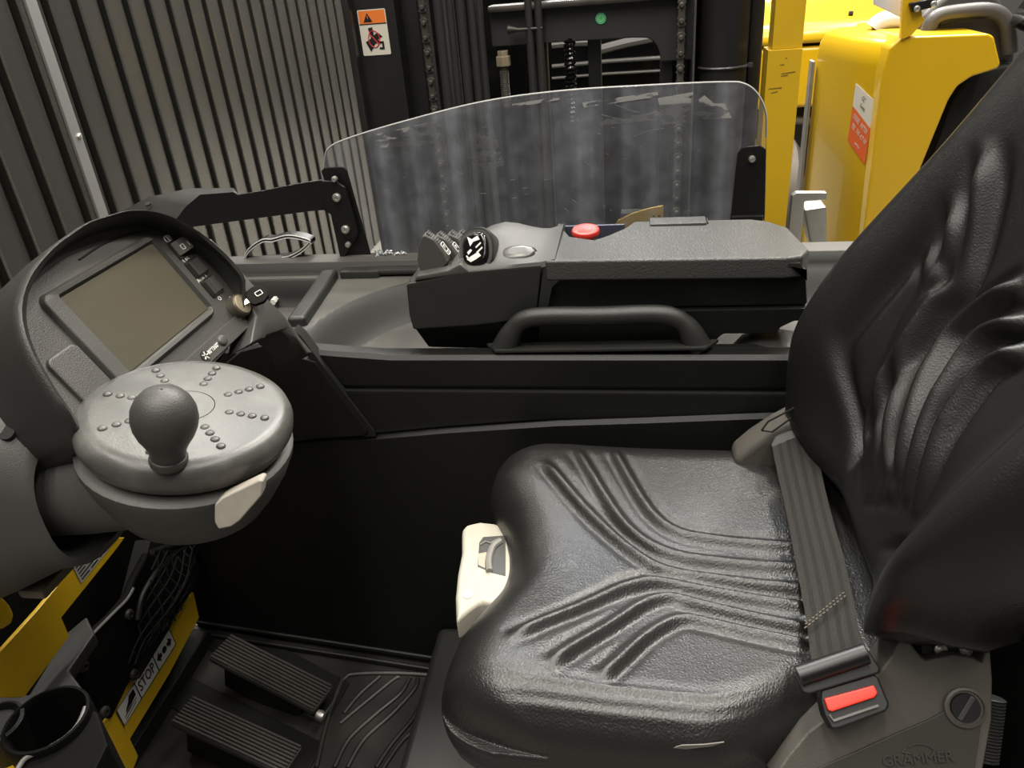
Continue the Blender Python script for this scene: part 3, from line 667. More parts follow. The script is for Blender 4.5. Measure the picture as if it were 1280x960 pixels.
for q in (((465, 178), (474, 166), (548, 150), (556, 166), (540, 180), (470, 184)), ((826, 140), (822, 122), (866, 114), (868, 152), (828, 155)), ((868, 128), (880, 118), (892, 128), (905, 128), (914, 146), (880, 148), (868, 146)), ((590, 206), (598, 160), (612, 154), (622, 176), (630, 206), (614, 211)), ((728, 128), (822, 114), (824, 120), (730, 134)), ((750, 150), (826, 138), (826, 148), (752, 156)), ((640, 130), (700, 120), (702, 124), (642, 134))):
    pts = [WP(*a, WY) for a in q]
    finish(prism([(p.x, curve_y(p.x)-.0028, p.z) for p in pts], (0, -.0003, 0)), 'adhesive_patch', am, ws, smooth=False)
SCM = mat('scratch_white', (.38, .39, .42), .4)
bm = None
for k in range(46):
    px, py = random.uniform(455, 930), random.uniform(150, 262)
    if py < 190-.12*(px-455): continue
    a = random.uniform(-.2, 1.1); l = random.uniform(2, 10)
    p, q = WP(px, py), WP(px+l*math.cos(a), py+l*math.sin(a)*.7)
    bm = tube([(p.x, curve_y(p.x)-.0012, p.z), (q.x, curve_y(q.x)-.0012, q.z)], .00045, 4, bm)
tag(finish(bm, 'fine_scratch', SCM, ws), kind='stuff')
for pts in (((790, 171), (805, 165), (818, 161), (830, 160)), ((752, 143), (790, 150), (820, 138)), ((768, 130), (790, 138), (800, 140))):
    finish(tube([(p.x, curve_y(p.x)-.0012, p.z) for p in spline([WP(*a) for a in pts], 5)], .0007, 4), 'long_scratch', SCM, ws)
# left bracket with its arm: a single cut plate, and a doubler
BY = WY-.022
def BP(px, py, y=BY): return P(px, py, 'y', y)
armp = [(218, 276), (232, 258), (250, 243), (292, 240), (297, 243.5), (330, 238), (372, 229.5), (401, 225), (412, 233), (424, 234), (432, 240), (447, 295), (430, 322), (425, 322), (413, 268), (405, 263), (390, 264), (330, 272), (262, 281), (226, 286)]
finish(prism([BP(*q) for q in armp], (0, .006, 0), .0015, 2), 'support_arm', PSTEEL, ws)
bp = [(401, 214), (405, 210), (428, 209), (433, 213), (463, 318), (463, 326), (437, 326), (432, 320), (418, 268)]
lb = finish(prism([BP(q[0], q[1], BY+.008) for q in bp], (0, .006, 0), .002, 2), 'left_bracket', PSTEEL, ws)
dbl = [(404, 226), (420, 227), (431, 234), (435, 247), (447, 290), (446, 297), (428, 298), (412, 266), (404, 250)]
o = finish(prism([BP(q[0], q[1], BY-.006) for q in dbl], (0, .008, 0), .002, 2), 'bracket_doubler', PSTEEL, ws); o.parent = lb
for q, r in (((418, 224), .0055), ((435, 306), .0055), ((421, 247), .0085), ((432, 287), .0085)):
    o = finish(lathe([(r, -.004), (r, .002), (r*.8, .0045), (r*.35, .0052), (r*.3, .003), (.0003, .003)], BP(*q, BY-.007), (0, -1, 0), 18), 'bolt', ZINC, ws); o.parent = lb
finish(prism([BP(*q, BY-.004) for q in ((433, 322), (442, 322), (440, 332), (434, 344), (428, 344), (428, 334))], (0, .012, 0), .001), 'bracket_foot', PSTEEL, ws)
rb_ = [(913, 275), (922, 192), (928, 184), (950, 182), (958, 187), (956, 275)]
rbk = finish(prism([BP(*q, BY+.008) for q in rb_], (0, .006, 0), .002), 'right_bracket', PSTEEL, ws)
o = finish(lathe([(.006, -.004), (.006, .002), (.0048, .0045), (.0022, .005), (.002, .003), (.0003, .003)], BP(940, 199, BY+.006), (0, -1, 0), 18), 'bolt', ZINC, ws); o.parent = rbk
finish(box(((BP(914, 270).x+BP(955, 270).x)/2, WY-.012, .975), (.055, .02, .10), .003), 'bracket_foot', PSTEEL, ws)
# grey moulded hood on the left end of the arm
hd = [BP(*q, BY+.06) for q in ((130, 284), (152, 264), (186, 246), (236, 235.5), (292, 235))]
hd2 = [BP(*q, BY+.0) for q in ((298, 243), (250, 243), (232, 258), (218, 276), (170, 300))]
bm = sheet([p for p in hd]+[p for p in hd2[::-1]], 2, 5)
bmesh.ops.solidify(bm, geom=bm.faces[:], thickness=.008)
finish(bm, 'arm_hood', GREY, ws, angle=50)
finish(lathe([(.006, .0), (.006, .003)], BP(186, 257, BY+.03)+Vector((0, 0, .002)), (0, -.35, .93), 14), 'hood_hole', GAP, ws)
# yellow plate seen through the pane
yb = thing('yellow_bracket', (.02, 1.5, .95), 'small curved yellow plate with two holes behind the windshield above the armrest', 'bracket')
finish(prism([P(*q, 'y', 1.5) for q in ((760, 300), (772, 276), (790, 267), (810, 261), (829, 257), (829, 300))], (0, .006, 0), .001), 'plate', YEL, yb)
for q in ((817, 270), (824, 270)): finish(lathe([(.0022, 0), (.0022, .0012)], P(*q, 'y', 1.5), (0, -1, 0), 10), 'hole', GAP, yb)
finish(box((P(795, 290, 'y', 1.5).x, 1.52, .50), (.06, .03, 1.0)), 'stem', PSTEEL, yb)

# ================================================================== dashboard
TH = math.radians(60)
DC = Vector((-.522, .670, 1.168)); DU = Y_.copy(); DV = Vector((math.cos(TH), 0, -math.sin(TH))); DN = Vector((math.sin(TH), 0, math.cos(TH)))
def D(u, v, w=0): return DC+DU*u+DV*v+DN*w
dash = thing('dashboard', (DC.x-.1, DC.y, .9), 'hooded charcoal dashboard with a tilted grey screen, rocker switches and key lock', 'dashboard')
def uvp(px, py, w=0):
    p = PG(px, py, DC+DN*w, DN)-DC; return (p.dot(DU), p.dot(DV))
c5 = lambda cx, cy: (cx/3.048, 230+cy/3.048)
inner = [uvp(*c5(*q), .004) for q in ((330, 930), (220, 790), (140, 640), (110, 520), (110, 420), (160, 320), (250, 240), (380, 180), (540, 150), (640, 175), (760, 235), (850, 310), (920, 400), (945, 480), (930, 540), (850, 640), (800, 690))]+[(.0, .110), (-.08, .108), (-.135, .088)]
outer = [uvp(*c5(*q), .030) for q in ((310, 960), (220, 850), (100, 650), (60, 520), (65, 430), (110, 330), (200, 230), (330, 140), (480, 95), (570, 95), (660, 120), (780, 190), (880, 280), (950, 365), (975, 430), (988, 510), (930, 600), (880, 660))]+[(.0, .120), (-.08, .118), (-.145, .095)]
def tw(v): return max(0, v-.045)*.75
def polar(pl_, c0=(.015, .015), n=96):
    out = []
    for k in range(n):
        a = 2*PI*k/n; d = (math.cos(a), math.sin(a)); best = 0
        for p, q in zip(pl_, pl_[1:]+pl_[:1]):
            ex, ey = q[0]-p[0], q[1]-p[1]; det = d[0]*-ey+ex*d[1]
            if abs(det) < 1e-12: continue
            rx, ry = p[0]-c0[0], p[1]-c0[1]
            t = (rx*-ey+ex*ry)/det; s = (d[0]*ry-d[1]*rx)/det
            if t > 0 and -1e-6 <= s <= 1+1e-6: best = max(best, t)
        out.append(best)
    for _ in range(2): out = [(out[i-1]+2*out[i]+out[(i+1) % n])/4 for i in range(n)]
    return [(c0[0]+r*math.cos(2*PI*k/n), c0[1]+r*math.sin(2*PI*k/n)) for k, r in enumerate(out)]
po, pi_ = polar(outer), polar(inner)
def mixp(a, b, t): return [(p[0]+(q[0]-p[0])*t, p[1]+(q[1]-p[1])*t) for p, q in zip(a, b)]
def sc_(pl_, k, c0=(.015, .015)): return [(c0[0]+(p[0]-c0[0])*k, c0[1]+(p[1]-c0[1])*k) for p in pl_]
D_ = lambda u, v, w: D(u, v, w-(tw(v) if w > -.003 else 0))
rings = [[D(*p, -.17) for p in sc_(po, .88)], [D(*p, -.12) for p in sc_(po, .98)], [D(*p, -.01) for p in sc_(po, 1.01)], [D_(*p, .022) for p in po], [D_(*p, .029) for p in sc_(po, .99)], [D_(*p, .031) for p in sc_(po, .975)], [D_(*p, .028) for p in sc_(po, .955)], [D_(*p, .020) for p in mixp(sc_(po, .945), pi_, .3)], [D(*p, -.004) for p in pi_]]
finish(loft(rings), 'cowl', DARK, dash, angle=60)
finish(prism([D(*p, 0) for p in sc_(pi_, 1.02)], DN*-.02), 'face_panel', mat('face_plastic', (.047, .046, .041), .45, grain=.4, gscale=900, wear=.6, wcol=(.055, .052, .045), wscale=8), dash)
FACE = MATS['face_plastic']
# groove that frames the upper corner of the face
finish(tube(spline([D(*uvp(*c5(*q)), .0005) for q in ((300, 290), (400, 225), (500, 190), (560, 180))], 5), .0011, 6), 'face_groove', GAP, dash)
# display: raised bezel, recessed glass
scu = (.008, .002)
def rr3(w, h, r, c, w0, n=5): return [D(c[0]+a, c[1]+b, w0) for a, b in rrect(w, h, r, n)]
bz = finish(loft([rr3(.186, .112, .011, (.000, .002), 0), rr3(.183, .109, .010, (.000, .002), .0045), rr3(.179, .105, .009, (.000, .002), .006), rr3(.163, .097, .004, scu, .0055), rr3(.158, .092, .003, scu, .001), rr3(.158, .092, .003, scu, .0005)]), 'display_bezel', FACE, dash)
so = finish(prism(rr3(.157, .091, .002, scu, .0012), DN*.0008), 'screen', SCREEN, dash); so.parent = bz; tag(so, 'switched off grey display glass')
# blank cover left of the display
finish(loft([rr3(.042, .094, .008, (-.116, .042), 0), rr3(.040, .092, .007, (-.116, .042), .003), rr3(.036, .088, .006, (-.116, .042), .0042)]), 'blank_cover', FACE, dash)
# three rocker switches
def rocker(v, lit):
    u = .1215
    base = finish(loft([rr3(.027, .0245, .003, (u, v), 0), rr3(.026, .0235, .003, (u, v), .002), rr3(.022, .0195, .002, (u, v), .002), rr3(.022, .0195, .002, (u, v), .0005)]), 'rocker_switch', DARK, dash)
    if lit:
        q = finish(prism([D(u-.011, v+.008, .002), D(u+.011, v+.008, .003), D(u+.0115, v+.008, .010), D(u-.006, v+.008, .0075)], DV*-.017, .001), 'rocker_key', mat('rocker_grey', (.10, .095, .085), .4), dash)
        q.parent = base
        nn2 = (D(u-.006, v, .0075)-D(u+.0115, v, .010)).cross(DV).normalized(); nn2 = nn2 if nn2.dot(DN) > 0 else -nn2
        pts = [D(u-.0035+a, v+.001+b, .0080+.0025*(a+.0)/.0175)+nn2*.0003 for a, b in rrect(.005, .006, .001, 3)]
        o = finish(tube(pts+[pts[0]], .0005, 5), 'rocker_mark', WHITE, dash); o.parent = base
        o = finish(tube([D(u+.007, v-.002, .0098), D(u+.007, v+.004, .0098)], .0005, 5), 'rocker_mark', WHITE, dash); o.parent = base
    else:
        q = finish(prism([D(u-.011, v+.0095, .001), D(u+.011, v+.0095, .001), D(u+.011, v+.0095, .004), D(u-.0, v+.0095, .0022), D(u-.011, v+.0095, .0055)], DV*-.019, .0008), 'rocker_key', mat('rocker_dark', (.045, .043, .038), .42), dash); q.parent = base
for v, l in ((-.024, True), (.004, False), (.031, False)): rocker(v, l)
def lampsym(v):
    u = .116
    bm = tube([D(u-.001+.0042*math.cos(t), v+.0040*math.sin(t), .0006) for t in np.linspace(PI*.5, PI*1.5, 10)]+[D(u+.0005, v-.004, .0006), D(u+.0005, v+.004, .0006), D(u-.001, v+.004, .0006)], .0007, 5)
    for k in range(4): bm = tube([D(u+.0022, v-.0036+k*.0022, .0006), D(u+.0062, v-.0028+k*.0022, .0006)], .0006, 5, bm)
    finish(bm, 'lamp_symbol', WHITE, dash)
lampsym(-.0395); lampsym(-.0105)
text('AUX 1', .0072, D(.1165, .0175, .0004), DU, -DV, WHITE, dash, 'switch_lettering')
text('O', .0075, D(.117, .0475, .0004), DU, -DV, WHITE, dash, 'switch_lettering')
text('I', .0060, D(.134, .055, .0004), DU, -DV, WHITE, dash, 'switch_lettering')
# lower strip with button and lettering
finish(loft([rr3(.150, .021, .004, (.052, .084), 0), rr3(.148, .019, .004, (.052, .084), .003)]), 'lower_strip', FACE, dash)
finish(loft([[D(.066+.0075*k*math.cos(t), .0845+.0062*k*math.sin(t), w) for t in np.linspace(0, 2*PI, 25)[:-1]] for k, w in ((1.1, .002), (1, .0045), (.8, .0056), (.3, .006))]), 'push_button', FACE, dash)
text('180°/360°', .0068, D(.043, .0845, .0034), DU, -DV, WHITE, dash, 'button_lettering')
wi = finish(lathe([(.0065, 0), (.0065, .0012)], D(.026, .0845, .0028), DN, 18), 'steering_icon', INK, dash)
bm = None
for k in range(5):
    a = k*2*PI/5; bm = tube([D(.026+.0015*math.cos(a), .0845+.0015*math.sin(a), .0043), D(.026+.005*math.cos(a), .0845+.005*math.sin(a), .0043)], .0007, 5, bm)
o = finish(bm, 'icon_print', WHITE, dash); o.parent = wi
# ignition lock
LK = D(.128, .068, 0)
lk = finish(lathe([(.0145, 0), (.0145, .010), (.0135, .012)], LK, DN, 28), 'lock_collar', mat('lock_dark', (.13, .115, .09), .4, metal=.6), dash)
o = finish(lathe([(.0125, .010), (.0122, .0135), (.009, .0140), (.0005, .0138)], LK, DN, 28), 'lock_face', BRASS, dash); o.parent = lk
o = finish(box(LK+DN*.0142, (.0018, .011, .0012), .0, 1, ((DU+DV).normalized(), (DU-DV).normalized(), DN)), 'key_slot', GAP, dash); o.parent = lk
# right leg running down to the console rim
def leg_pt(cx, cy):
    px, py = c5(cx, cy); r = Vector(ray(px, py)); f = min(1, max(0, (cx-985)/205)); f = f*f*(3-2*f)
    d0 = (PG(px, py, D(0, 0, .014), DN)-Vector(EYE)).length; d1 = (P(px, py, 'y', .922)-Vector(EYE)).length
    return Vector(EYE)+r.normalized()*(d0+(d1-d0)*f)
secs = []
for o_, i_ in (((800, 205), (792, 232)), ((880, 284), (868, 318)), ((960, 378), (945, 420)), ((1010, 428), (975, 500)), ((1035, 452), (955, 610)), ((1075, 490), (1005, 585)), ((1112, 540), (1062, 560)), ((1150, 592), (1095, 590)), ((1196, 645), (1128, 655))):
    A, B = leg_pt(*o_), leg_pt(*i_); k = -DN*.035+X_*-.005
    secs.append([A, A.lerp(B, .5)+DN*.004, B, B+k, A.lerp(B, .5)+k, A+k])
finish(bev(loft(secs), .004, 3, 45), 'side_leg', GREY, dash, angle=50)
# dark support below the leg, flush with the console panel
SPY = .938
sp = [P(*q, 'y', SPY) for q in ((250, 480), (300, 440), (330, 432), (352, 424), (371, 446), (394, 453), (460, 540), (456, 546), (400, 549), (352, 556), (240, 575))]
finish(prism(sp, (0, .02, 0), .003), 'support_panel', BLK, dash)
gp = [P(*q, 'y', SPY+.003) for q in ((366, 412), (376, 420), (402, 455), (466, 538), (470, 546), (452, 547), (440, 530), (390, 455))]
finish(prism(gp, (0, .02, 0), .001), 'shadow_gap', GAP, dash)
# key in the lock
ky = thing('ignition_key', LK+DN*.0142, 'black headed key standing in the dashboard lock', 'key')
kd = (DN*.62+DU*.60+DV*.12).normalized(); ks = (DV*.6-DU*.6).normalized(); ks = (ks-kd*ks.dot(kd)).normalized(); kn = kd.cross(ks)
K0 = LK+DN*.010
finish(box(K0+kd*.007, (.016, .007, .0015), .0004, 1, (kd, ks, kn)), 'blade', BRASS, ky)
hp_ = [(.010, -.007), (.013, -.011), (.024, -.013), (.033, -.009), (.036, 0), (.033, .009), (.024, .013), (.013, .011), (.010, .007)]
h = finish(prism([K0+kd*a+ks*b-kn*.003 for a, b in hp_], kn*.006, .0015, 2), 'key_head', MATTE, ky)
pts = [K0+kd*(.025+a)+ks*b+kn*.0034 for a, b in rrect(.008, .006, .001, 3)]; pts2 = [K0+kd*(.025+a)+ks*b-kn*.0034 for a, b in rrect(.008, .006, .001, 3)]
bm = tube(pts+[pts[0]], .0006, 5); bm = tube(pts2+[pts2[0]], .0006, 5, bm)
o = finish(bm, 'key_logo', WHITE, ky); o.parent = h

# ================================================================== steering unit
A_ = math.radians(13); SN = Vector((math.sin(A_), 0, math.cos(A_)))
WK = .955; SCN = Vector(EYE)+Vector(ray(233, 508))*.735*WK
st = thing('steering_unit', (SCN.x-.1, SCN.y, .9), 'grey mini steering wheel with a ball knob on a thick column arm', 'steering wheel')
E1 = Y_.copy(); E2 = SN.cross(E1)   # E1 along +Y
def SW(a, b, h): return SCN+E1*a*WK+E2*b*WK+SN*h*WK
def wk(pr): return [(r*WK, h*WK) for r, h in pr]
wh = finish(lathe(wk([(.030, -.036), (.088, -.036), (.0945, -.031), (.0985, -.022), (.0985, -.013), (.0955, -.006), (.0895, -.0015), (.082, .0), (.030, .0012), (.026, .0012), (.0255, .0002), (.0250, .0012), (.0005, .0014)]), SCN, SN, 72), 'steering_wheel', WHEELG, st, angle=60)
bm = None
for k in range(8):
    a = 2*PI*k/8+.10
    for r in (.041, .052, .063, .075):
        c = SW(r*math.cos(a), r*math.sin(a), .0)
        bm = lathe([(.0042, -.0003), (.0040, .0009), (.0030, .0019), (.0015, .0024), (.0002, .0025)], c, SN, 12, bm)
o = finish(bm, 'grip_dimple', WHEELG, st, angle=60); o.parent = wh; tag(o, kind='stuff')
kb = PG(211, 576, SCN, SN)
kt = Vector(EYE)+Vector(ray(205, 519))*((kb-Vector(EYE)).length/np.linalg.norm(ray(205, 519))-.026)
KS = .86; ka = (kt-kb).normalized(); kh = (kt-kb).length
KNOB = mat('knob_rubber', (.040, .040, .036), .48, grain=.3, gscale=700)
finish(lathe([(r*KS, h*KS) for r, h in wk([(.0175, -.003), (.0185, .001), (.0185, .005), (.0165, .006), (.0175, .014), (.0205, .022), (.0265, .033), (.0300, .043), (.0312, .052), (.0300, .062), (.0262, .071), (.0200, .0785), (.0120, .083), (.0045, .0848), (.0012, .085), (.0010, .0842), (.0002, .0842)])], kb, (SN*.8+ka*.2), 40), 'spinner_knob', KNOB, st, angle=70)
# housing below the wheel
def ringh(r, h, ex_=0, n=48, px=0):
    out = []
    for k in range(n):
        a = 2*PI*k/n; ca, sa = math.cos(a), math.sin(a)
        # squarer on the side of the arm and towards the viewer
        s = r*(1+ex_*max(0, -ca)*max(0, .6+sa*.0)); out.append(SW(s*ca, s*sa, h))
    return out
finish(loft([ringh(.070, -.033), ringh(.093, -.037, .05), ringh(.0985, -.041, .05), ringh(.0985, -.048, .04), ringh(.094, -.066, .0), ringh(.083, -.092, -.02), ringh(.072, -.112, -.04), ringh(.060, -.118, -.05)]), 'wheel_housing', GREY, st, angle=50)
finish(lathe(wk([(.085, -.040), (.085, -.030)]), SCN, SN, 48), 'shadow_ring', GAP, st)
hz = SCN-SN*.076*WK
aend = Vector((hz.x-.30, hz.y-.045, hz.z+.0))
dA = (aend-hz).normalized()
finish(tube([hz+dA*.03, hz+dA*.10, hz+dA*.2, aend], [.052, .0555, .0555, .055], 40), 'column_arm', GREY, st, angle=60)
# worn beige paddle on the near side of the housing
pn = Vector(EYE)+Vector(ray(298, 630))*.675*WK
vd = (pn-Vector(EYE)).normalized(); pnrm = Vector((.30, -.86, .28)).normalized()
pp = [PG(*q, pn, pnrm) for q in ((268, 631), (278, 622), (324, 600), (329, 601), (327, 620), (300, 651), (289, 659), (273, 662), (268, 653))]
finish(prism(pp, -pnrm*.022, .004, 3), 'horn_paddle', HORN, st, angle=50)
# moulded column cover around the arm
def csec(x, zt, zb, yn, yf, p=2.6, n=40):
    cy, cz = (yn+yf)/2, (zt+zb)/2; out = []
    for k in range(n):
        a = 2*PI*k/n; ca, sa = math.cos(a), math.sin(a)
        out.append((x, cy+(yf-yn)/2*math.copysign(abs(ca)**(2/p), ca), cz+(zt-zb)/2*math.copysign(abs(sa)**(2/p), sa)))
    return out
yA = hz.y-.02; zA = hz.z
def cs(x, zt, zb, yn, yf, lean=0):
    return [(p[0]+lean*(zA-p[2]), p[1], p[2]) for p in csec(x, zA+zt, zA+zb, yA+yn, yA+yf)]
rings = [cs(-.62, .055, -.060, -.060, .060), cs(-.545, .060, -.066, -.062, .062), cs(-.522, .064, -.070, -.066, .066), cs(-.526, .080, -.080, -.070, .078), cs(-.552, .108, -.086, -.080, .10), cs(-.61, .135, -.118, -.092, .13), cs(-.70, .150, -.160, -.105, .15), cs(-.84, .145, -.17, -.11, .16)]
finish(loft(rings, cap=True), 'column_cover', GREY, st, angle=60)
finish(loft([[(q.x, q.y, q.z) for q in [PG(2+k*13*math.cos(t), 531+k*14*math.sin(t), (-.62, yA-.02, zA+.128), (.25, -.45, .86))+Vector((.25, -.45, .86))*w for t in np.linspace(0, 2*PI, 17)[:-1]]] for k, w in ((1, -.04), (1, -.006))]), 'cover_slot', GAP, st)
finish(box((-.60, yA-.02, zA-.112), (.03, .05, .012), .004), 'column_bracket', mat('tan_steel', (.10, .08, .055), .5), st)

# ================================================================== foot well
fl_ = thing('cab_floor', (-.2, .6, 0), 'black cab floor plate with a moulded rubber mat under the pedals', 'floor plate')
FZ = .355
finish(box((-.15, .62, .17), (1.8, .74, .37), .01), 'floor_plate', MATR, fl_)
def G(px, py, z=FZ): return P(px, py, 'z', z)
# mat border and waves
finish(tube(spline([G(*q) for q in ((395, 960), (408, 905), (425, 860), (432, 848), (445, 843), (500, 842), (560, 846))], 6), .005, 8), 'mat_border', MATR, fl_)
waves = [((430, 892), (450, 868), (475, 846)), ((425, 905), (455, 880), (492, 850), (500, 847)), ((418, 960), (436, 925), (470, 893), (500, 868), (512, 848)), ((434, 960), (455, 925), (490, 893), (518, 862), (522, 848)), ((470, 960), (490, 930), (515, 900), (530, 872), (535, 850)), ((478, 962), (500, 930), (524, 905), (545, 870), (550, 850)), ((505, 965), (520, 945), (535, 930), (560, 900))]
for w in waves: finish(tube(spline([G(*q) for q in w], 6), .0045, 8), 'mat_wave', MATR, fl_)
for (a, b) in (((240, 800), (412, 895)), ((195, 875), (380, 970))):
    A3_, B3_ = G(*a), G(*b)
    finish(prism([G(a[0], a[1]), G(a[0]+40, a[1]-30), G(b[0]+25, b[1]-40), G(b[0], b[1]+5)], (0, 0, .004), .002), 'pedal_well', BLK, fl_)
finish(tube([G(*q) for q in ((385, 893), (400, 903), (416, 880), (428, 848))], .006, 8), 'well_rim', MATR, fl_)
# seat plinth
pl0 = [G(556, 832), G(516, 960), G(516, 1010)]
finish(prism([(pl0[0].x, .93, FZ), (pl0[0].x+.01, .30, FZ), (.62, .30, FZ), (.62, .93, FZ)], (0, 0, .10), .015, 3), 'seat_plinth', DARK, fl_)

def pedal(q, label, name):
    C4 = [P(*p, 'z', z) for p, z in zip(q, (.455, .455, .405, .405))]
    t = thing(name, ((C4[0]+C4[2])/2), label, 'pedal')
    t.location.z = FZ+.0
    ux = ((C4[3]+C4[2])/2-(C4[0]+C4[1])/2); L_ = ux.length; ux.normalize(); uy = (C4[1]-C4[0]); w = uy.length; uy = (uy-ux*uy.dot(ux)).normalized(); un = ux.cross(uy); un = un if un.z > 0 else -un
    o = (C4[0]+C4[1])/2
    finish(box(o+ux*L_/2-un*.008, (L_, w, .012), .003, 2, (ux, uy, un)), 'pad', RUB, t)
    for k in range(9):
        finish(box(o+ux*L_/2+uy*(-w/2+w*(k+.5)/9)+un*.0, (L_*.985, w/9*.62, .006), .0012, 1, (ux, uy, un)), 'tread_rib', RUB, t)
    finish(box(o+ux*L_*.45-un*.05, (L_*.75, w*.5, .07), .004, 1, (ux, uy, un)), 'pedal_arm', BLK, t)
    finish(lathe([(.007, -.002), (.0085, .004), (.007, .010)], C4[3]+un*-.008, ux, 12), 'end_stud', ZINC if name == 'brake_pedal' else RUB, t)
pedal(((264, 822), (285, 791), (411, 856), (398, 889)), 'ribbed black rubber pedal in the foot well nearest the dark side panel', 'brake_pedal')
pedal(((217, 903), (236, 868), (381, 930), (352, 970)), 'ribbed black rubber pedal nearest the yellow stop sign plate', 'accelerator_pedal')

rbk_ = thing('rear_panel', (.52, .6, .36), 'black panel standing behind the seat at the right edge', 'panel')
finish(prism([(.44, .36, .36), (.48, .36, .80), (.50, .36, .98), (.60, .36, .98), (.60, .36, .36)], (0, .54, 0), .012, 3), 'panel_body', BLK, rbk_)
finish(prism([(.425, .42, .36), (.465, .42, .78), (.49, .42, .80), (.49, .42, .36)], (0, .10, 0), .006, 2), 'panel_rib', DARK, rbk_)
# front bulkhead with the yellow plates
fb_ = thing('front_bulkhead', (-.85, .68, .3), 'front wall of the foot well carrying yellow plates, a net pocket and a cup holder', 'bulkhead')
BX = -.80
def H(px, py, x=BX): return P(px, py, 'x', x)
finish(box((-.90, .66, .60), (.06, .62, .62), .01), 'back_plate', BLK, fb_)
sp_ = [H(*q) for q in ((242, 740), (249, 772), (212, 842), (162, 925), (145, 893), (152, 868), (168, 843), (200, 800), (214, 775), (232, 752))]
finish(prism(sp_, (-.012, 0, 0), .001), 'sign_plate', YEL, fb_)
finish(prism([H(*q) for q in ((146, 889), (130, 911), (127, 925), (131, 945), (120, 985), (158, 985), (173, 945), (161, 920))], (-.012, 0, 0), .001), 'kick_plate', YEL, fb_)
finish(box((-.835, .78, .365), (.05, .34, .04), .006), 'base_ledge', BLK, fb_)
# STOP label: three fields with pictograms
sg = [H(*q, BX+.0004) for q in ((145, 888), (211, 786), (219, 805), (155, 907))]
sgo = finish(prism(sg, (.0005, 0, 0)), 'stop_label', mat('label_white', (.60, .585, .55), .5), fb_, smooth=False); tag(sgo, 'white stop label with foot and arrow pictograms')
SA, SB, SC, SD = sg[3], sg[2], sg[1], sg[0]   # bottom-left, bottom-right, top-right, top-left
def Q(s, t, l=.0011): return SA.lerp(SB, s).lerp(SD.lerp(SC, s), t)+Vector((l, 0, 0))
def qp(pts, name='pictogram', m=INK):
    o = finish(prism([Q(*p) for p in pts], (.0003, 0, 0)), name, m, fb_, smooth=False); o.parent = sgo; return o
for s in (.305, .645): qp(((s, .03), (s+.012, .03), (s+.012, .97), (s, .97)), 'field_line')
bm = None
for s0, s1, t0, t1 in ((.0, 1, 0, 0), (0, 1, 1, 1), (0, 0, 0, 1), (1, 1, 0, 1)): bm = tube([Q(s0, t0), Q(s1, t1)], .0007, 4, bm)
o = finish(bm, 'label_border', INK, fb_); o.parent = sgo
qp(((.08, .36), (.10, .50), (.155, .66), (.19, .86), (.27, .86), (.27, .50), (.19, .44), (.16, .46)))
qp(((.045, .26), (.26, .34), (.26, .38), (.045, .30))); qp(((.045, .10), (.24, .20), (.24, .24), (.045, .14)))
qp(((.085, .32), (.24, .54), (.25, .50), (.10, .30)))
xd = (SB-SA).normalized(); yd = (SD-SA)
o = text('STOP', yd.length*.78, Q(.478, .5, .0012), xd, yd, INK, fb_, 'stop_lettering', squash=(SB-SA).length*.30/(yd.length*.78*2.55)); o.parent = sgo
qp(((.68, .5), (.735, .78), (.735, .60), (.77, .60), (.77, .40), (.735, .40), (.735, .22)), 'arrow')
qp(((.97, .5), (.915, .78), (.915, .60), (.88, .60), (.88, .40), (.915, .40), (.915, .22)), 'arrow')
qp([(.825+.038*math.cos(t), .5+.17*math.sin(t)) for t in np.linspace(0, 2*PI, 17)[:-1]], 'dot')
# net pocket
NX = BX+.012
finish(prism([H(*q, BX+.002) for q in ((188, 676), (252, 672), (250, 720), (238, 744), (205, 800), (175, 850), (150, 842), (160, 790))], (-.03, 0, 0), .004), 'pocket_back', GAP, fb_)
bm = None
quad = [H(*q, NX) for q in ((190, 690), (252, 676), (225, 765), (158, 842))]
def nq(s, t): 
    p = quad[0].lerp(quad[1], s).lerp(quad[3].lerp(quad[2], s), t); return p+Vector((.02*math.sin(PI*s)*math.sin(PI*min(t*1.2, 1))+.004*math.sin(9*s+7*t), .004*math.sin(13*t+5*s), .004*math.sin(11*s)))
for k in range(-6, 8):
    for d in (1, -1):
        pts = []
        for j in range(13):
            t = j/12; s = (k/7+d*t*.75) if d > 0 else (k/7+1-.75*t-.3)
            if 0 <= s <= 1: pts.append(nq(s, t))
        if len(pts) > 2: bm = tube(pts, .0013, 5, bm)
o = finish(bm, 'net_cord', NETM, fb_); tag(o, kind='stuff')
finish(tube(spline([H(*q, NX) for q in ((190, 690), (222, 680), (252, 676))], 4), .005, 8), 'net_hem', NETM, fb_)
finish(tube(spline([H(*q, NX) for q in ((172, 775), (178, 745), (196, 715), (220, 690), (240, 678))], 5), .0045, 8), 'net_hem', NETM, fb_)
# moulded pocket shell, its ridge highlight painted as a pale tube, and its bolts
sh = [H(*q, BX+.006) for q in ((186, 690), (168, 725), (160, 745), (143, 766), (112, 795), (100, 815), (84, 841), (92, 852), (110, 860), (128, 890), (140, 900), (165, 848), (178, 800), (176, 760), (190, 720))]
finish(prism(sh, (-.014, 0, 0), .005, 3), 'pocket_shell', MATTE, fb_)
finish(tube(spline([H(*q, BX+.007) for q in ((167, 735), (158, 750), (140, 768), (113, 796), (100, 816), (85, 840))], 5), .0022, 6), 'painted_edge_highlight', LTGREY, fb_)
for q in ((160, 768), (103, 833), (130, 890), (167, 843), (200, 780)):
    bolt(H(*q, BX+.006), (1, 0, 0), .009, .006, DUSTY, fb_)
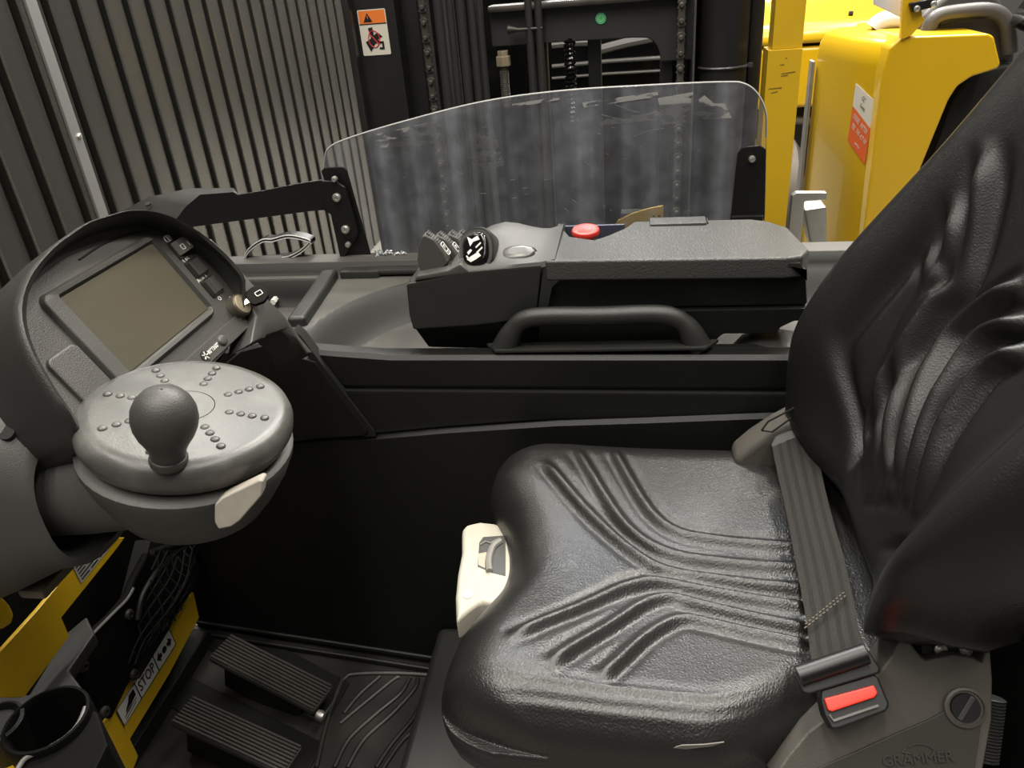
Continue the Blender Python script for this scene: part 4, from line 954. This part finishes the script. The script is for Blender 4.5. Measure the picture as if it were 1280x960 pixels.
# dusty tray with the cup holder
CZ = .687; cc = P(57, 897, 'z', CZ)
tp = [P(*q, 'z', CZ-.004) for q in ((-60, 880), (0, 872), (36, 874), (88, 796), (113, 795), (84, 841), (104, 864), (108, 900))]
tp += [cc+Vector((.052*math.cos(a), .052*math.sin(a), -.004)) for a in (-.4, -1.0, -1.6, -2.2, -2.8)]+[Vector((-1.0, .44, CZ-.004))]
finish(prism([P(*q, 'z', CZ-.010) for q in ((-80, 900), (-80, 860), (36, 868), (84, 790), (108, 770), (118, 792), (86, 838), (104, 862), (60, 862), (20, 885), (4, 920))], (0, 0, -.02), .003), 'dusty_tray', DUSTY, fb_)
ch = finish(lathe([(.030, -.11), (.050, -.11), (.050, -.006), (.049, -.0015), (.0455, -.001), (.0440, -.004), (.0425, -.010), (.039, -.09), (.002, -.092)], cc, (.0, .0, 1), 40, cap=False), 'cup_holder', MATTE, fb_, angle=60)
finish(tube(spline([P(*q, 'z', CZ-.006) for q in ((107, 884), (98, 905), (82, 922), (55, 938), (32, 948), (20, 965))], 5), .003, 8), 'holder_rim_highlight', LTGREY, fb_)  # pale tube stands in for the highlight on the cup rim
finish(prism([P(*q, 'z', CZ-.012) for q in ((107, 880), (98, 905), (82, 924), (55, 940), (32, 950), (15, 975), (100, 1000), (135, 930), (122, 890))], (0, 0, -.20), .004), 'holder_body', MATTE, fb_)
finish(lathe([(.03, -.06), (.034, 0), (.030, .002), (.026, -.005), (.024, -.05)], P(-8, 905, 'z', CZ-.004), (0, 0, 1), 24, cap=False), 'tray_socket', BLK, fb_)
# upper yellow plate with the silver data label
UX = -.755
def UP(px, py, l=0): return P(px, py, 'x', UX)+Vector((l, 0, 0))
finish(prism([UP(*q) for q in ((156, 672), (86, 672), (86, 699), (73, 709), (76, 718), (72, 733), (46, 764), (0, 815), (-30, 845), (-30, 872), (28, 872), (32, 870), (87, 795), (77, 772), (146, 686))], (-.006, 0, 0), .0012), 'data_plate_carrier', YEL, fb_)
dp = [UP(*q, .0005) for q in ((86, 699), (101, 729), (150, 668), (110, 664))]
dpo = finish(prism(dp, (.0006, 0, 0)), 'data_label', SILVER, fb_, smooth=False); tag(dpo, 'silver capacity plate with fine printed lines')
def dq(s, t): return dp[1].lerp(dp[2], s).lerp(dp[0].lerp(dp[3], s), t)+Vector((.0012, 0, 0))
bm = None
for k in range(8):
    t = .07+k*.12; s = .03
    while s < .95:
        l = random.uniform(.12, .4); bm = prism([dq(s, t), dq(min(.97, s+l), t), dq(min(.97, s+l), t+.055), dq(s, t+.055)], (.0002, 0, 0), bm=bm); s += l+random.uniform(.03, .07)
o = finish(bm, 'printed_line', INK, fb_, smooth=False); o.parent = dpo; tag(o, kind='stuff')
finish(prism([UP(*q, .004) for q in ((-20, 735), (0, 747), (9, 757), (14, 768), (11, 779), (0, 786), (-20, 788))], (-.01, 0, 0), .002), 'round_lug', YEL, fb_)
finish(prism([P(*q, 'z', CZ-.05) for q in ((-30, 895), (0, 925), (28, 972), (-30, 1000))], (0, 0, -.03), .002), 'near_plate', YEL, fb_)

# ================================================================== operator seat
seat = thing('operator_seat', (.05, .68, .45), 'black ribbed vinyl operator seat with lap belt, red buckle and grey hinge covers', 'seat')
SZ = .850
def CP(px, py, z=SZ): return P(px, py, 'z', z)
def c3(x, y): return (540+x*.3645, 520+y*.3645)
edge = [CP(*q, .835) for q in ((572, 925), (560, 890), (559, 860), (566, 825), (580, 788), (606, 750), (630, 715), (641, 690), (643, 668), (639, 648), (625, 625), (619, 603), (628, 580), (648, 562), (680, 550))]
edge.sort(key=lambda p: p.y); ey_ = [p.y for p in edge]; exx = [p.x for p in edge]
ymin, ymax, xr_ = .447, .918, .295
nu_, nv_ = 230, 250
def dense(n, k=.35):
    t = np.linspace(0, 1, n); return t+k*(-np.sin(2*PI*t))/(2*PI)
ya = ymin+(ymax-ymin)*dense(nv_, .75)
xf = np.interp(ya, ey_, exx)
# keep the front corners round
rc_ = .055
for side_, y0_ in ((1, ymin), (-1, ymax)):
    d = np.clip(1-(ya-y0_)*side_/rc_, 0, 1); xf = xf+rc_*(1-np.sqrt(1-d**2))*.9
xf = xf-.011
for _ in range(6): xf = np.convolve(np.pad(xf, 2, mode='edge'), [.1, .2, .4, .2, .1], 'valid')
ta = dense(nu_, .3)
yn_ = None
GX = xf[None, :]+(xr_-xf[None, :])*ta[:, None]; GY = np.broadcast_to(ya[None, :], GX.shape).copy()
yl_ = ymin+.062*sstep(.05, .20, GX); yh_ = ymax-.03*sstep(.10, .30, GX)
GY = yl_+(yh_-yl_)*(GY-ymin)/(ymax-ymin)
R0 = .062
dfr = GX-xf[None, :]; dsd = np.minimum(GY-yl_, yh_-GY)
d1 = np.clip(R0-dfr, 0, R0); d2 = np.clip(.060-dsd, 0, .060)*R0/.060; rr_ = np.minimum(np.hypot(d1, d2), R0)
tt_ = (GY-.675)/.235
GZ = SZ+.020*np.abs(tt_)**2.5-.012*np.exp(-((GX-.10)/.14)**2)*np.exp(-(tt_/.7)**2)+.012*np.exp(-((GX+.12)/.07)**2)*np.exp(-((np.abs(tt_)-.62)/.3)**2)
GZ = GZ-.012*np.exp(-((GX+.16)/.06)**2)*np.exp(-(tt_/.25)**2)
GZ = GZ-(R0-np.sqrt(np.clip(R0**2-rr_**2, 0, None)))
ridges = [((375, 165), (440, 230), (550, 325), (690, 430), (800, 485), (1000, 512), (1262, 545)), ((485, 118), (560, 220), (640, 320), (700, 375), (770, 412), (860, 437), (1000, 452), (1262, 476)),
          ((612, 112), (690, 225), (760, 310), (840, 357), (960, 378), (1262, 408)), ((245, 798), (370, 715), (500, 640), (620, 572), (680, 545), (770, 524), (900, 540), (1262, 607)),
          ((380, 892), (480, 800), (600, 705), (720, 612), (810, 580), (900, 595), (1262, 683)), ((560, 918), (640, 830), (720, 742), (800, 680), (860, 658), (940, 665), (1262, 742))]
def on_surface(pix, pts, A, B, up):
    "surface parameters of the points of a moulded surface met by the sight lines"
    n = np.cross(np.gradient(pts, axis=0), np.gradient(pts, axis=1)); n = n*np.sign((n*np.array(up)).sum(-1, keepdims=True))
    vis = ((EYE-pts)*n).sum(-1).ravel() > 0
    c = (pts.reshape(-1, 3)-EYE)@np.linalg.inv(AX).T
    u = 640+F*c[:, 0]/c[:, 2]; v = 480+F*c[:, 1]/c[:, 2]; out = []
    for px, py in pix:
        w = vis/((u-px)**2+(v-py)**2+.02); k = np.argsort(-w)[:6]; w = w[k]/w[k].sum()
        out.append((float((A.ravel()[k]*w).sum()), float((B.ravel()[k]*w).sum())))
    return out
for i, rd in enumerate(ridges):
    pl_ = [CP(*c3(*q), SZ+.009)[:2] for q in rd]; pl_ = [(p.x, p.y) for p in spline([Vector((p[0], p[1], 0)) for p in pl_], 5)]
    d, t, L_ = polydist(GX, GY, pl_)
    tp_ = np.clip(t/(.10*L_), 0, 1); tp_ = tp_*tp_*(3-2*tp_)
    GZ += tp_*(.0064*np.exp(-(d/.0062)**2)-.0026*np.exp(-((d-.0125)/.0055)**2))
# soft roll line along the near edge
for o_ in (.020, .031, .042): GZ += .0018*np.exp(-((GY-(yl_+o_))/.0042)**2)*sstep(-.15, -.08, GX)*(1-sstep(.0, .14, GX))
base = np.stack([GX, GY, GZ], -1).reshape(-1, 3)
faces = grid_faces(nu_, nv_); verts = [base]
loop_ = [0*nv_+j for j in range(nv_)]+[i*nv_+nv_-1 for i in range(1, nu_)]+[(nu_-1)*nv_+j for j in range(nv_-2, -1, -1)]+[i*nv_ for i in range(nu_-2, 0, -1)]
cen = np.array([.08, .68, 0]); prevl = loop_; off = len(base)
for k, dz in ((1.0, -.010), (.997, -.024), (.984, -.042), (.95, -.055), (.88, -.060), (.5, -.061)):
    ring_ = base[loop_].copy(); ring_[:, :2] = cen[:2]+(ring_[:, :2]-cen[:2])*k; ring_[:, 2] += dz
    verts.append(ring_); cur = list(range(off, off+len(loop_))); off += len(loop_)
    for a in range(len(loop_)):
        b = (a+1) % len(loop_); faces.append((prevl[a], cur[a], cur[b], prevl[b]))
    prevl = cur
faces.append(tuple(prevl))
npmesh('cushion', np.concatenate(verts), faces, VINYL, seat)
# scuff on the near lower edge of the cushion
finish(prism([P(*q, 'y', .4525) for q in ((838, 936), (852, 932), (880, 931), (905, 928), (890, 933), (855, 937))], (0, .001, 0)), 'worn_scuff', mat('scuff_grey', (.16, .15, .13), .7), seat, smooth=False)
# pan and suspension below
finish(box((.08, .68, .745), (.42, .38, .08), .03, 3), 'seat_pan', BLK, seat)
finish(loft([[(.07+(.20-i%2*.02)*math.copysign(abs(math.cos(t))**.5, math.cos(t)), .68+(.19-i%2*.02)*math.copysign(abs(math.sin(t))**.5, math.sin(t)), .455+i*.045) for t in np.linspace(0, 2*PI, 41)[:-1]] for i in range(7)]), 'suspension_bellows', BLK, seat, angle=80)

# backrest
RA = math.radians(21); BD = np.array([math.sin(RA), 0, math.cos(RA)]); BN = np.array([-math.cos(RA), 0, math.sin(RA)]); B0 = np.array([.226, .675, .882])
nb_s, nb_t = 240, 240
sv = np.linspace(0, 1, nb_s); SL = .66
tv = np.linspace(-1, 1, nb_t); tv = np.sign(tv)*(1-(1-np.abs(tv))**1.35)
s_ = SL*sv
hwf = np.interp(s_, [0, .04, .12, .20, .28, .38, .48, .58, .68], [.216, .234, .256, .258, .250, .234, .222, .208, .185])
hwn = np.interp(s_, [0, .06, .12, .20, .28, .38, .48, .58, .68], [.195, .222, .238, .245, .245, .232, .212, .19, .17])
for _ in range(50):
    hwf = np.convolve(np.pad(hwf, 2, mode='edge'), [.1, .2, .4, .2, .1], 'valid'); hwn = np.convolve(np.pad(hwn, 2, mode='edge'), [.1, .2, .4, .2, .1], 'valid')
TT, SS = np.meshgrid(tv, s_, indexing='xy'); HW = np.where(TT > 0, hwf[:, None], hwn[:, None])
SS = SS+np.clip(-TT-.62, 0, 1)**1.5*.30*(1-SS/SL)**3
YY = TT*HW
e1_ = np.interp(s_, [0, .055, .115, .225, .37, .475, .66], [.56, .80, 1, .92, .62, .44, .3])
for _ in range(60): e1_ = np.convolve(np.pad(e1_, 2, mode='edge'), [.1, .2, .4, .2, .1], 'valid')
env = np.interp(SS, s_, e1_)
env = np.where(TT < 0, env*(1-.18*(1-sstep(.0, .12, SS))), env)
FF = .095*sstep(.30, .95, np.abs(TT))*env
FF += .022*np.exp(-((SS-.14)/.10)**2)*(1-np.abs(TT)**2)
# rolled edges
ds = np.minimum((1-np.abs(TT))*HW, np.minimum(SS+.004, SL-SS)); Re = .042
q_ = np.clip(Re-ds, 0, Re); FF = FF-(Re-np.sqrt(np.clip(Re**2-q_**2, 0, None)))*1.0
# moulded ribs
def bk(px, py, lift=.02):
    p = PG(px, py, B0+BN*lift, BN); v = np.array(p)-B0; return (float(v[1]), float(v@BD))
def c8(x, y): return (1030+x*.4065, 250+y*.4065)
brid = [([(1162, 298)]+[c8(*q) for q in ((330, 180), (325, 260), (260, 380), (180, 560), (142, 700), (140, 770), (150, 900))], .010),
        ([(1198, 232)]+[c8(*q) for q in ((395, 150), (370, 260), (320, 345), (260, 450), (190, 600), (162, 740), (175, 900))], .011),
        ([(1238, 166), (1234, 210)]+[c8(*q) for q in ((460, 130), (420, 260), (350, 340), (260, 490), (210, 640), (190, 760), (200, 890))], .012),
        ([c8(*q) for q in ((640, 250), (570, 275), (500, 318), (430, 375), (380, 435), (310, 560), (262, 680), (225, 830), (215, 900))], .011),
        ([c8(*q) for q in ((650, 370), (560, 385), (500, 410), (450, 465), (400, 540), (330, 660), (280, 780), (245, 900))], .012),
        ([c8(*q) for q in ((650, 455), (560, 482), (505, 520), (440, 600), (370, 710), (310, 850), (280, 940))], .012)]
Q1 = B0[None, None, :]+BD[None, None, :]*SS[..., None]+np.array([0, 1., 0])[None, None, :]*YY[..., None]+BN[None, None, :]*FF[..., None]
for pts, hgt in brid:
    pl_ = on_surface(pts, Q1, YY, SS, BN); pl_ = [(p.x, p.y) for p in spline([Vector((p[0], p[1], 0)) for p in pl_], 5)]
    d, t, L_ = polydist(YY, SS, pl_)
    tp_ = np.clip(t/(.14*L_), 0, 1); tp_ = tp_*tp_*(3-2*tp_); te_ = 1-.7*np.clip((t/L_-.55)/.45, 0, 1)
    FF += tp_*te_*(hgt*np.exp(-(d/.0085)**2)-.5*hgt*np.exp(-((d-.0155)/.0065)**2))
# crease where the side bolsters meet the centre panel
for side_ in (1, -1):
    FF -= .013*np.exp(-((TT*side_-(.30+.34*sstep(.03, .16, SS)))/.05)**2)*sstep(.03, .08, SS)*(1-sstep(.22, .36, SS))
FF += .014*np.exp(-(SS/.055)**2)*(1-sstep(.55, .9, np.abs(TT)))
PT = B0[None, None, :]+BD[None, None, :]*SS[..., None]+np.array([0, 1., 0])[None, None, :]*YY[..., None]+BN[None, None, :]*FF[..., None]
base = PT.reshape(-1, 3); nu_, nv_ = nb_s, nb_t
faces = grid_faces(nu_, nv_); verts = [base]
loop_ = [j for j in range(nv_)]+[i*nv_+nv_-1 for i in range(1, nu_)]+[(nu_-1)*nv_+j for j in range(nv_-2, -1, -1)]+[i*nv_ for i in range(nu_-2, 0, -1)]
prevl = loop_; off = len(base); cen = B0+BD*.3
for k, dn_ in ((1.0, .02), (.985, .05), (.93, .075), (.5, .085)):
    ring_ = base[loop_].copy(); rel = ring_-cen; fn = rel@BN; rel = rel-fn[:, None]*BN
    ring_ = cen+rel*k+fn[:, None]*BN*(k if k < .9 else 1)-BN*dn_
    verts.append(ring_); cur = list(range(off, off+len(loop_))); off += len(loop_)
    for a in range(len(loop_)):
        b = (a+1) % len(loop_); faces.append((prevl[a], cur[a], cur[b], prevl[b]))
    prevl = cur
faces.append(tuple(prevl))
npmesh('backrest', np.concatenate(verts), faces, VINYLB, seat)

# hinge covers
CY = .505
KN = Vector((0, -.82, .57)).normalized(); KU = Vector((0, .57, .82)).normalized(); KP = Vector((.18, CY, .90))
def K(px, py, y=CY): return PG(px, py, KP+KN*(CY-y), KN)
hc = [K(*q) for q in ((965, 975), (985, 945), (1010, 915), (1040, 893), (1070, 872), (1098, 842), (1116, 818), (1124, 800), (1138, 803), (1152, 822), (1158, 826), (1190, 818), (1215, 822), (1228, 829), (1232, 812), (1238, 810), (1241, 850), (1240, 900), (1224, 990), (1080, 1010))]
hcv = finish(prism(hc, -KN*.05, .010, 4, ang=30), 'hinge_cover', COVER, seat, angle=50)
tag(hcv, 'grey plastic hinge cover on the near side')
# sunken lower field, bolt recess, emblem and lettering
n_c = KN
fld = [K(*q, CY-.0005) for q in ((978, 980), (1000, 968), (1060, 942), (1120, 915), (1160, 898), (1196, 878), (1205, 872), (1222, 880), (1226, 900), (1214, 980))]
def psub(o, par): o.parent = par; return o
psub(finish(prism(fld, KN*.003, .001), 'lower_field', mat('cover_plastic_dark', (.036, .034, .028), .55), seat), hcv)
br = K(1206, 884, CY-.004)
psub(finish(lathe([(.0165, 0), (.0165, .002), (.0145, .003), (.014, .0005), (.0002, .0005)], br, n_c, 28), 'bolt_recess', COVER, seat), hcv)
psub(finish(lathe([(.012, .0005), (.0115, .003), (.0005, .003)], br, n_c, 24), 'hinge_bolt', INK, seat), hcv)
psub(finish(box(br+n_c*.0036, (.004, .0012, .022), .0005, 1, ((X_*.85-KU*.5).normalized(), KN, (X_*.5+KU*.85).normalized())), 'bolt_slot', CHROME, seat), hcv)
EMB = mat('embossed_plastic', (.048, .0455, .039), .42)
em = K(1151, 937, CY-.004)
bm = tube([em+X_*(.011*math.cos(t))+KU*(.0065*math.sin(t)-.002)+KN*.0003 for t in np.linspace(.15*PI, .85*PI, 12)], .0007, 5)
for s in (-1, 1):
    bm = tube([em+X_*s*.0125+KN*.0003, em+X_*s*.0150-KU*.003+KN*.0003, em+X_*s*.0085-KU*.004+KN*.0003], .0007, 5, bm)
psub(finish(bm, 'emblem', EMB, seat), hcv)
ta_, tb_ = K(1108, 951.5, CY-.0055), K(1187, 946, CY-.0055)
psub(text('GRAMMER', .0125, ta_.lerp(tb_, .5), tb_-ta_, KU, EMB, seat, 'embossed_lettering', squash=.98), hcv)
# steel hinge plate with bolts behind the cover
hpz = [K(*q, CY+.02) for q in ((1150, 806), (1215, 803), (1224, 812), (1220, 834), (1158, 838))]
hp2 = finish(prism(hpz, -KN*.012, .002), 'hinge_plate', PSTEEL, seat)
for q in ((1175, 812), (1206, 811), (1187, 801), (1212, 800)):
    o = finish(lathe([(.006, 0), (.0055, .003), (.003, .004), (.0002, .004)], K(*q, CY+.019), n_c, 14), 'bolt', PSTEEL if q[1] < 800 else ZINC, seat); o.parent = hp2
# corrugated hose and dark panel at the far right
bm = None; a, b = K(1238, 870, .56), K(1228, 950, .56)
pts = [a.lerp(b, i/40) for i in range(41)]
finish(tube(pts, [.011+.0022*(i % 2) for i in range(41)], 12), 'corrugated_hose', HOSE, seat, angle=80)
# far side cover with the belt outlet
FY = .90
def FS(px, py, y=FY): return P(px, py, 'y', y)
fc = [FS(*q) for q in ((912, 552), (935, 533), (962, 515), (985, 503), (1012, 497), (1060, 500), (1060, 640), (925, 600))]
fcv = finish(prism(fc, (0, -.045, 0), .010, 3), 'far_cover', COVER, seat, angle=50); tag(fcv, 'grey plastic belt outlet cover on the far side')
psub(finish(tube([FS(*q, FY-.047) for q in ((952, 538), (960, 527), (998, 507), (1004, 512), (965, 540), (952, 538))], .0012, 6), 'cover_seam', GAP, seat), fcv)
ob = [PG(*q, (.19, .84, .90), (-.2, -.6, .75)) for q in ((962, 556), (968, 545), (1002, 528), (1012, 532), (1010, 545), (968, 566))]
psub(finish(prism(ob, Vector((-.2, -.6, .75))*-.012, .003), 'belt_guide', INK, seat), fcv)

# lap belt
bl = [((965, 560), (1014, 539)), ((972, 595), (1023, 575)), ((980, 630), (1031, 612)), ((990, 680), (1042, 655)), ((1000, 735), (1055, 700)), ((1008, 780), (1066, 750)), ((1013, 820), (1074, 790)), ((1018, 842), (1084, 815))]
zs = (.905, .893, .888, .886, .886, .890, .897, .905)
Lp = [P(*a, 'z', z) for (a, b), z in zip(bl, zs)]; Rp = [P(*b, 'z', z+.004) for (a, b), z in zip(bl, zs)]
Ls, Rs = spline(Lp, 6), spline(Rp, 6)
nn_b = (Rs[5]-Ls[5]).cross(Ls[8]-Ls[5]).normalized(); nn_b = nn_b if nn_b.z > 0 else -nn_b
def band(t0, t1, l0, l1, name, m, par=seat, rng=None):
    r = rng or range(len(Ls)); pts = []
    for i in r:
        for t in (t0, t1): pts.append(Ls[i].lerp(Rs[i], t)+nn_b*l1)
    bm = sheet(pts, len(list(r)), 2); bmesh.ops.solidify(bm, geom=bm.faces[:], thickness=l1-l0)
    return finish(bm, name, m, par)
belt = band(0, 1, 0, .0016, 'belt_webbing', WEB)
for t0, t1 in ((.13, .22), (.34, .43), (.57, .66), (.79, .88)):
    o = band(t0, t1, .0012, .0023, 'belt_stripe', WEBD); o.parent = belt
# sewn fold near the buckle
STI = mat('belt_stitching', (.085, .075, .055), .7)
for (qa, qb) in (((1005, 787), (1058, 745)), ((1006, 782), (1056, 741)), ((1022, 824), (1074, 797)), ((1026, 828), (1076, 803)), ((1020, 830), (1072, 790))):
    bm = None
    A, B = [P(*q, 'z', .898) for q in (qa, qb)]
    k = 0
    while k < 12:
        p, q = A.lerp(B, k/12), A.lerp(B, (k+.6)/12)
        bm = tube([p+nn_b*.002, q+nn_b*.002], .0009, 5, bm); k += 1
    o = finish(bm, 'stitching', STI, seat); o.parent = belt; tag(o, kind='stuff')
# tongue and buckle
bn = Vector((-.05, -.62, .78)).normalized(); bp0 = P(1050, 845, 'z', .905)
def BK(px, py, l=0): return PG(px, py, bp0+bn*l, bn)
finish(prism([BK(*q) for q in ((992, 843), (997, 836), (1078, 808), (1086, 812), (1101, 836), (1099, 842), (1012, 868), (1004, 866))], bn*-.008, .002, 2), 'latch_tongue', INK, seat)
tube_a, tube_b = BK(998, 845, .005), BK(1082, 817, .005)
finish(tube([tube_a, tube_b], .0085, 12), 'tongue_bar', PSTEEL, seat)
bk_ = [BK(*q, -.004) for q in ((1026, 862), (1092, 842), (1098, 846), (1112, 880), (1109, 889), (1050, 911), (1040, 912), (1030, 893), (1026, 876))]
bu = finish(prism(bk_, bn*-.022, .004, 3), 'buckle', INK, seat, angle=50)
rb2 = finish(prism([BK(*q, .001) for q in ((1030, 873), (1093, 856), (1098, 866), (1094, 872), (1040, 890), (1035, 888))], bn*-.012, .002, 2), 'release_button', REDB, seat); rb2.parent = bu; tag(rb2, 'bright red buckle release button')
o = finish(tube([BK(*q, -.001) for q in ((1037, 893), (1042, 901), (1098, 882))], .0012, 6), 'buckle_rim', LTGREY, seat); o.parent = bu
# height lever at the cushion front
LZ = .80
def LP(px, py, z=LZ): return P(px, py, 'z', z)
lvp = [(577, 662), (582, 655), (600, 651), (618, 653), (631, 657), (665, 670), (665, 760), (600, 752), (586, 762), (570, 776), (569, 745), (572, 715), (577, 690)]
lvr = finish(prism([LP(*q) for q in lvp], (0, 0, -.035), .006, 3), 'adjusting_lever', BEIGE, seat, angle=50); tag(lvr, 'cream adjusting lever under the cushion front')
psub(finish(prism([LP(*q, LZ+.0006) for q in ((599, 678), (604, 671), (632, 669), (632, 720), (616, 716), (597, 708))], (0, 0, -.002), .0005), 'lever_window', mat('window_dark', (.05, .05, .045), .4), seat), lvr)
psub(finish(prism([LP(*q, LZ+.0012) for q in ((598, 692), (608, 690), (610, 702), (606, 710), (598, 706))], (0, 0, -.001)), 'window_scale', mat('scale_cream', (.38, .33, .25), .6), seat, smooth=False), lvr)
psub(finish(tube(spline([LP(*q, LZ+.002) for q in ((626, 676), (616, 684), (611, 700), (612, 714))], 4), .0045, 8), 'window_frame', mat('window_grey', (.20, .19, .17), .5), seat), lvr)
psub(finish(tube([LP(*q, LZ+.0015) for q in ((600, 681), (607, 677), (613, 679), (622, 674))], .0012, 6), 'window_rib', MATS['window_grey'], seat), lvr)
psub(finish(lathe([(.0058, -.001), (.0058, .001), (.005, .0016), (.0002, .0018)], LP(585, 744, LZ), (0, 0, 1), 20), 'lever_rivet', CLEAR, seat), lvr)

# ================================================================== small loose things
loop3 = thing('bent_bracket', (-.70, 1.392, .966), 'black leaf shaped open loop with pale edges standing on the far console edge', 'bracket')
oy = 1.395
lo = [P(*q, 'y', oy) for q in ((308, 323), (313, 311), (330, 299), (342, 298.5), (358, 294), (372, 294.5), (389, 299.5), (388, 303), (378, 312), (364, 319.5), (355, 321), (340, 323.5), (322, 324))]
ls = spline(lo, 3)
rings = [[p+Vector((0, -.009, .002)), p+Vector((0, -.009, -.003)), p+Vector((0, .016, -.005)), p+Vector((0, .016, .003))] for p in ls[:-1]]
bm = loft(rings, cap=False); 
finish(bm, 'loop_band', PSTEEL, loop3)
for dz, dy in ((.0022, -.0095), (-.0032, -.0095)):
    finish(tube([p+Vector((0, dy, dz)) for p in ls[:-6]], .0011, 5), 'pale_edge', mat('edge_pale', (.55, .55, .52), .4), loop3)
pz = .90
pg = thing('plastic_plug', P(349, 366, 'z', pz), 'small cream plastic plug lying in the left tray compartment', 'plug')
a, b = P(339, 367, 'z', pz+.012), P(359, 358, 'z', pz+.012)
bm = tube([a, a.lerp(b, .45), a.lerp(b, .46), b], [.0085, .0085, .011, .0105], 10)
bm = tube([a.lerp(b, .6), a.lerp(b, .6)+Vector((-.008, .006, .010))], .004, 6, bm)
finish(bm, 'plug_body', CLEAR, pg)
pg2 = thing('plastic_clip', P(345, 375, 'z', pz), 'tiny white plastic clip lying right before the cream plug', 'clip')
a, b = P(341, 378, 'z', pz+.007), P(348, 370, 'z', pz+.007)
finish(tube([a, b], .006, 6), 'clip_body', WHITE, pg2); finish(tube([b, b+Vector((.006, .004, .003))], .003, 6), 'clip_tip', CLEAR, pg2)
fz_ = thing('plastic_scraps', (-.50, 1.37, .97), 'crumpled clear plastic scraps lying at the left foot of the windshield', 'scraps')
bm = None
for k in range(26):
    p = P(random.uniform(470, 506), 319, 'y', 1.385)+Vector((0, random.uniform(-.006, .006), random.uniform(-.001, .008)))
    q = p+Vector((random.uniform(-.008, .008), random.uniform(-.004, .004), random.uniform(-.003, .006)))
    bm = tube([p, (p+q)/2+Vector((0, 0, .003)), q], .0016, 4, bm)
finish(bm, 'scrap', mat('clear_scrap', (.45, .46, .48), .25), fz_)
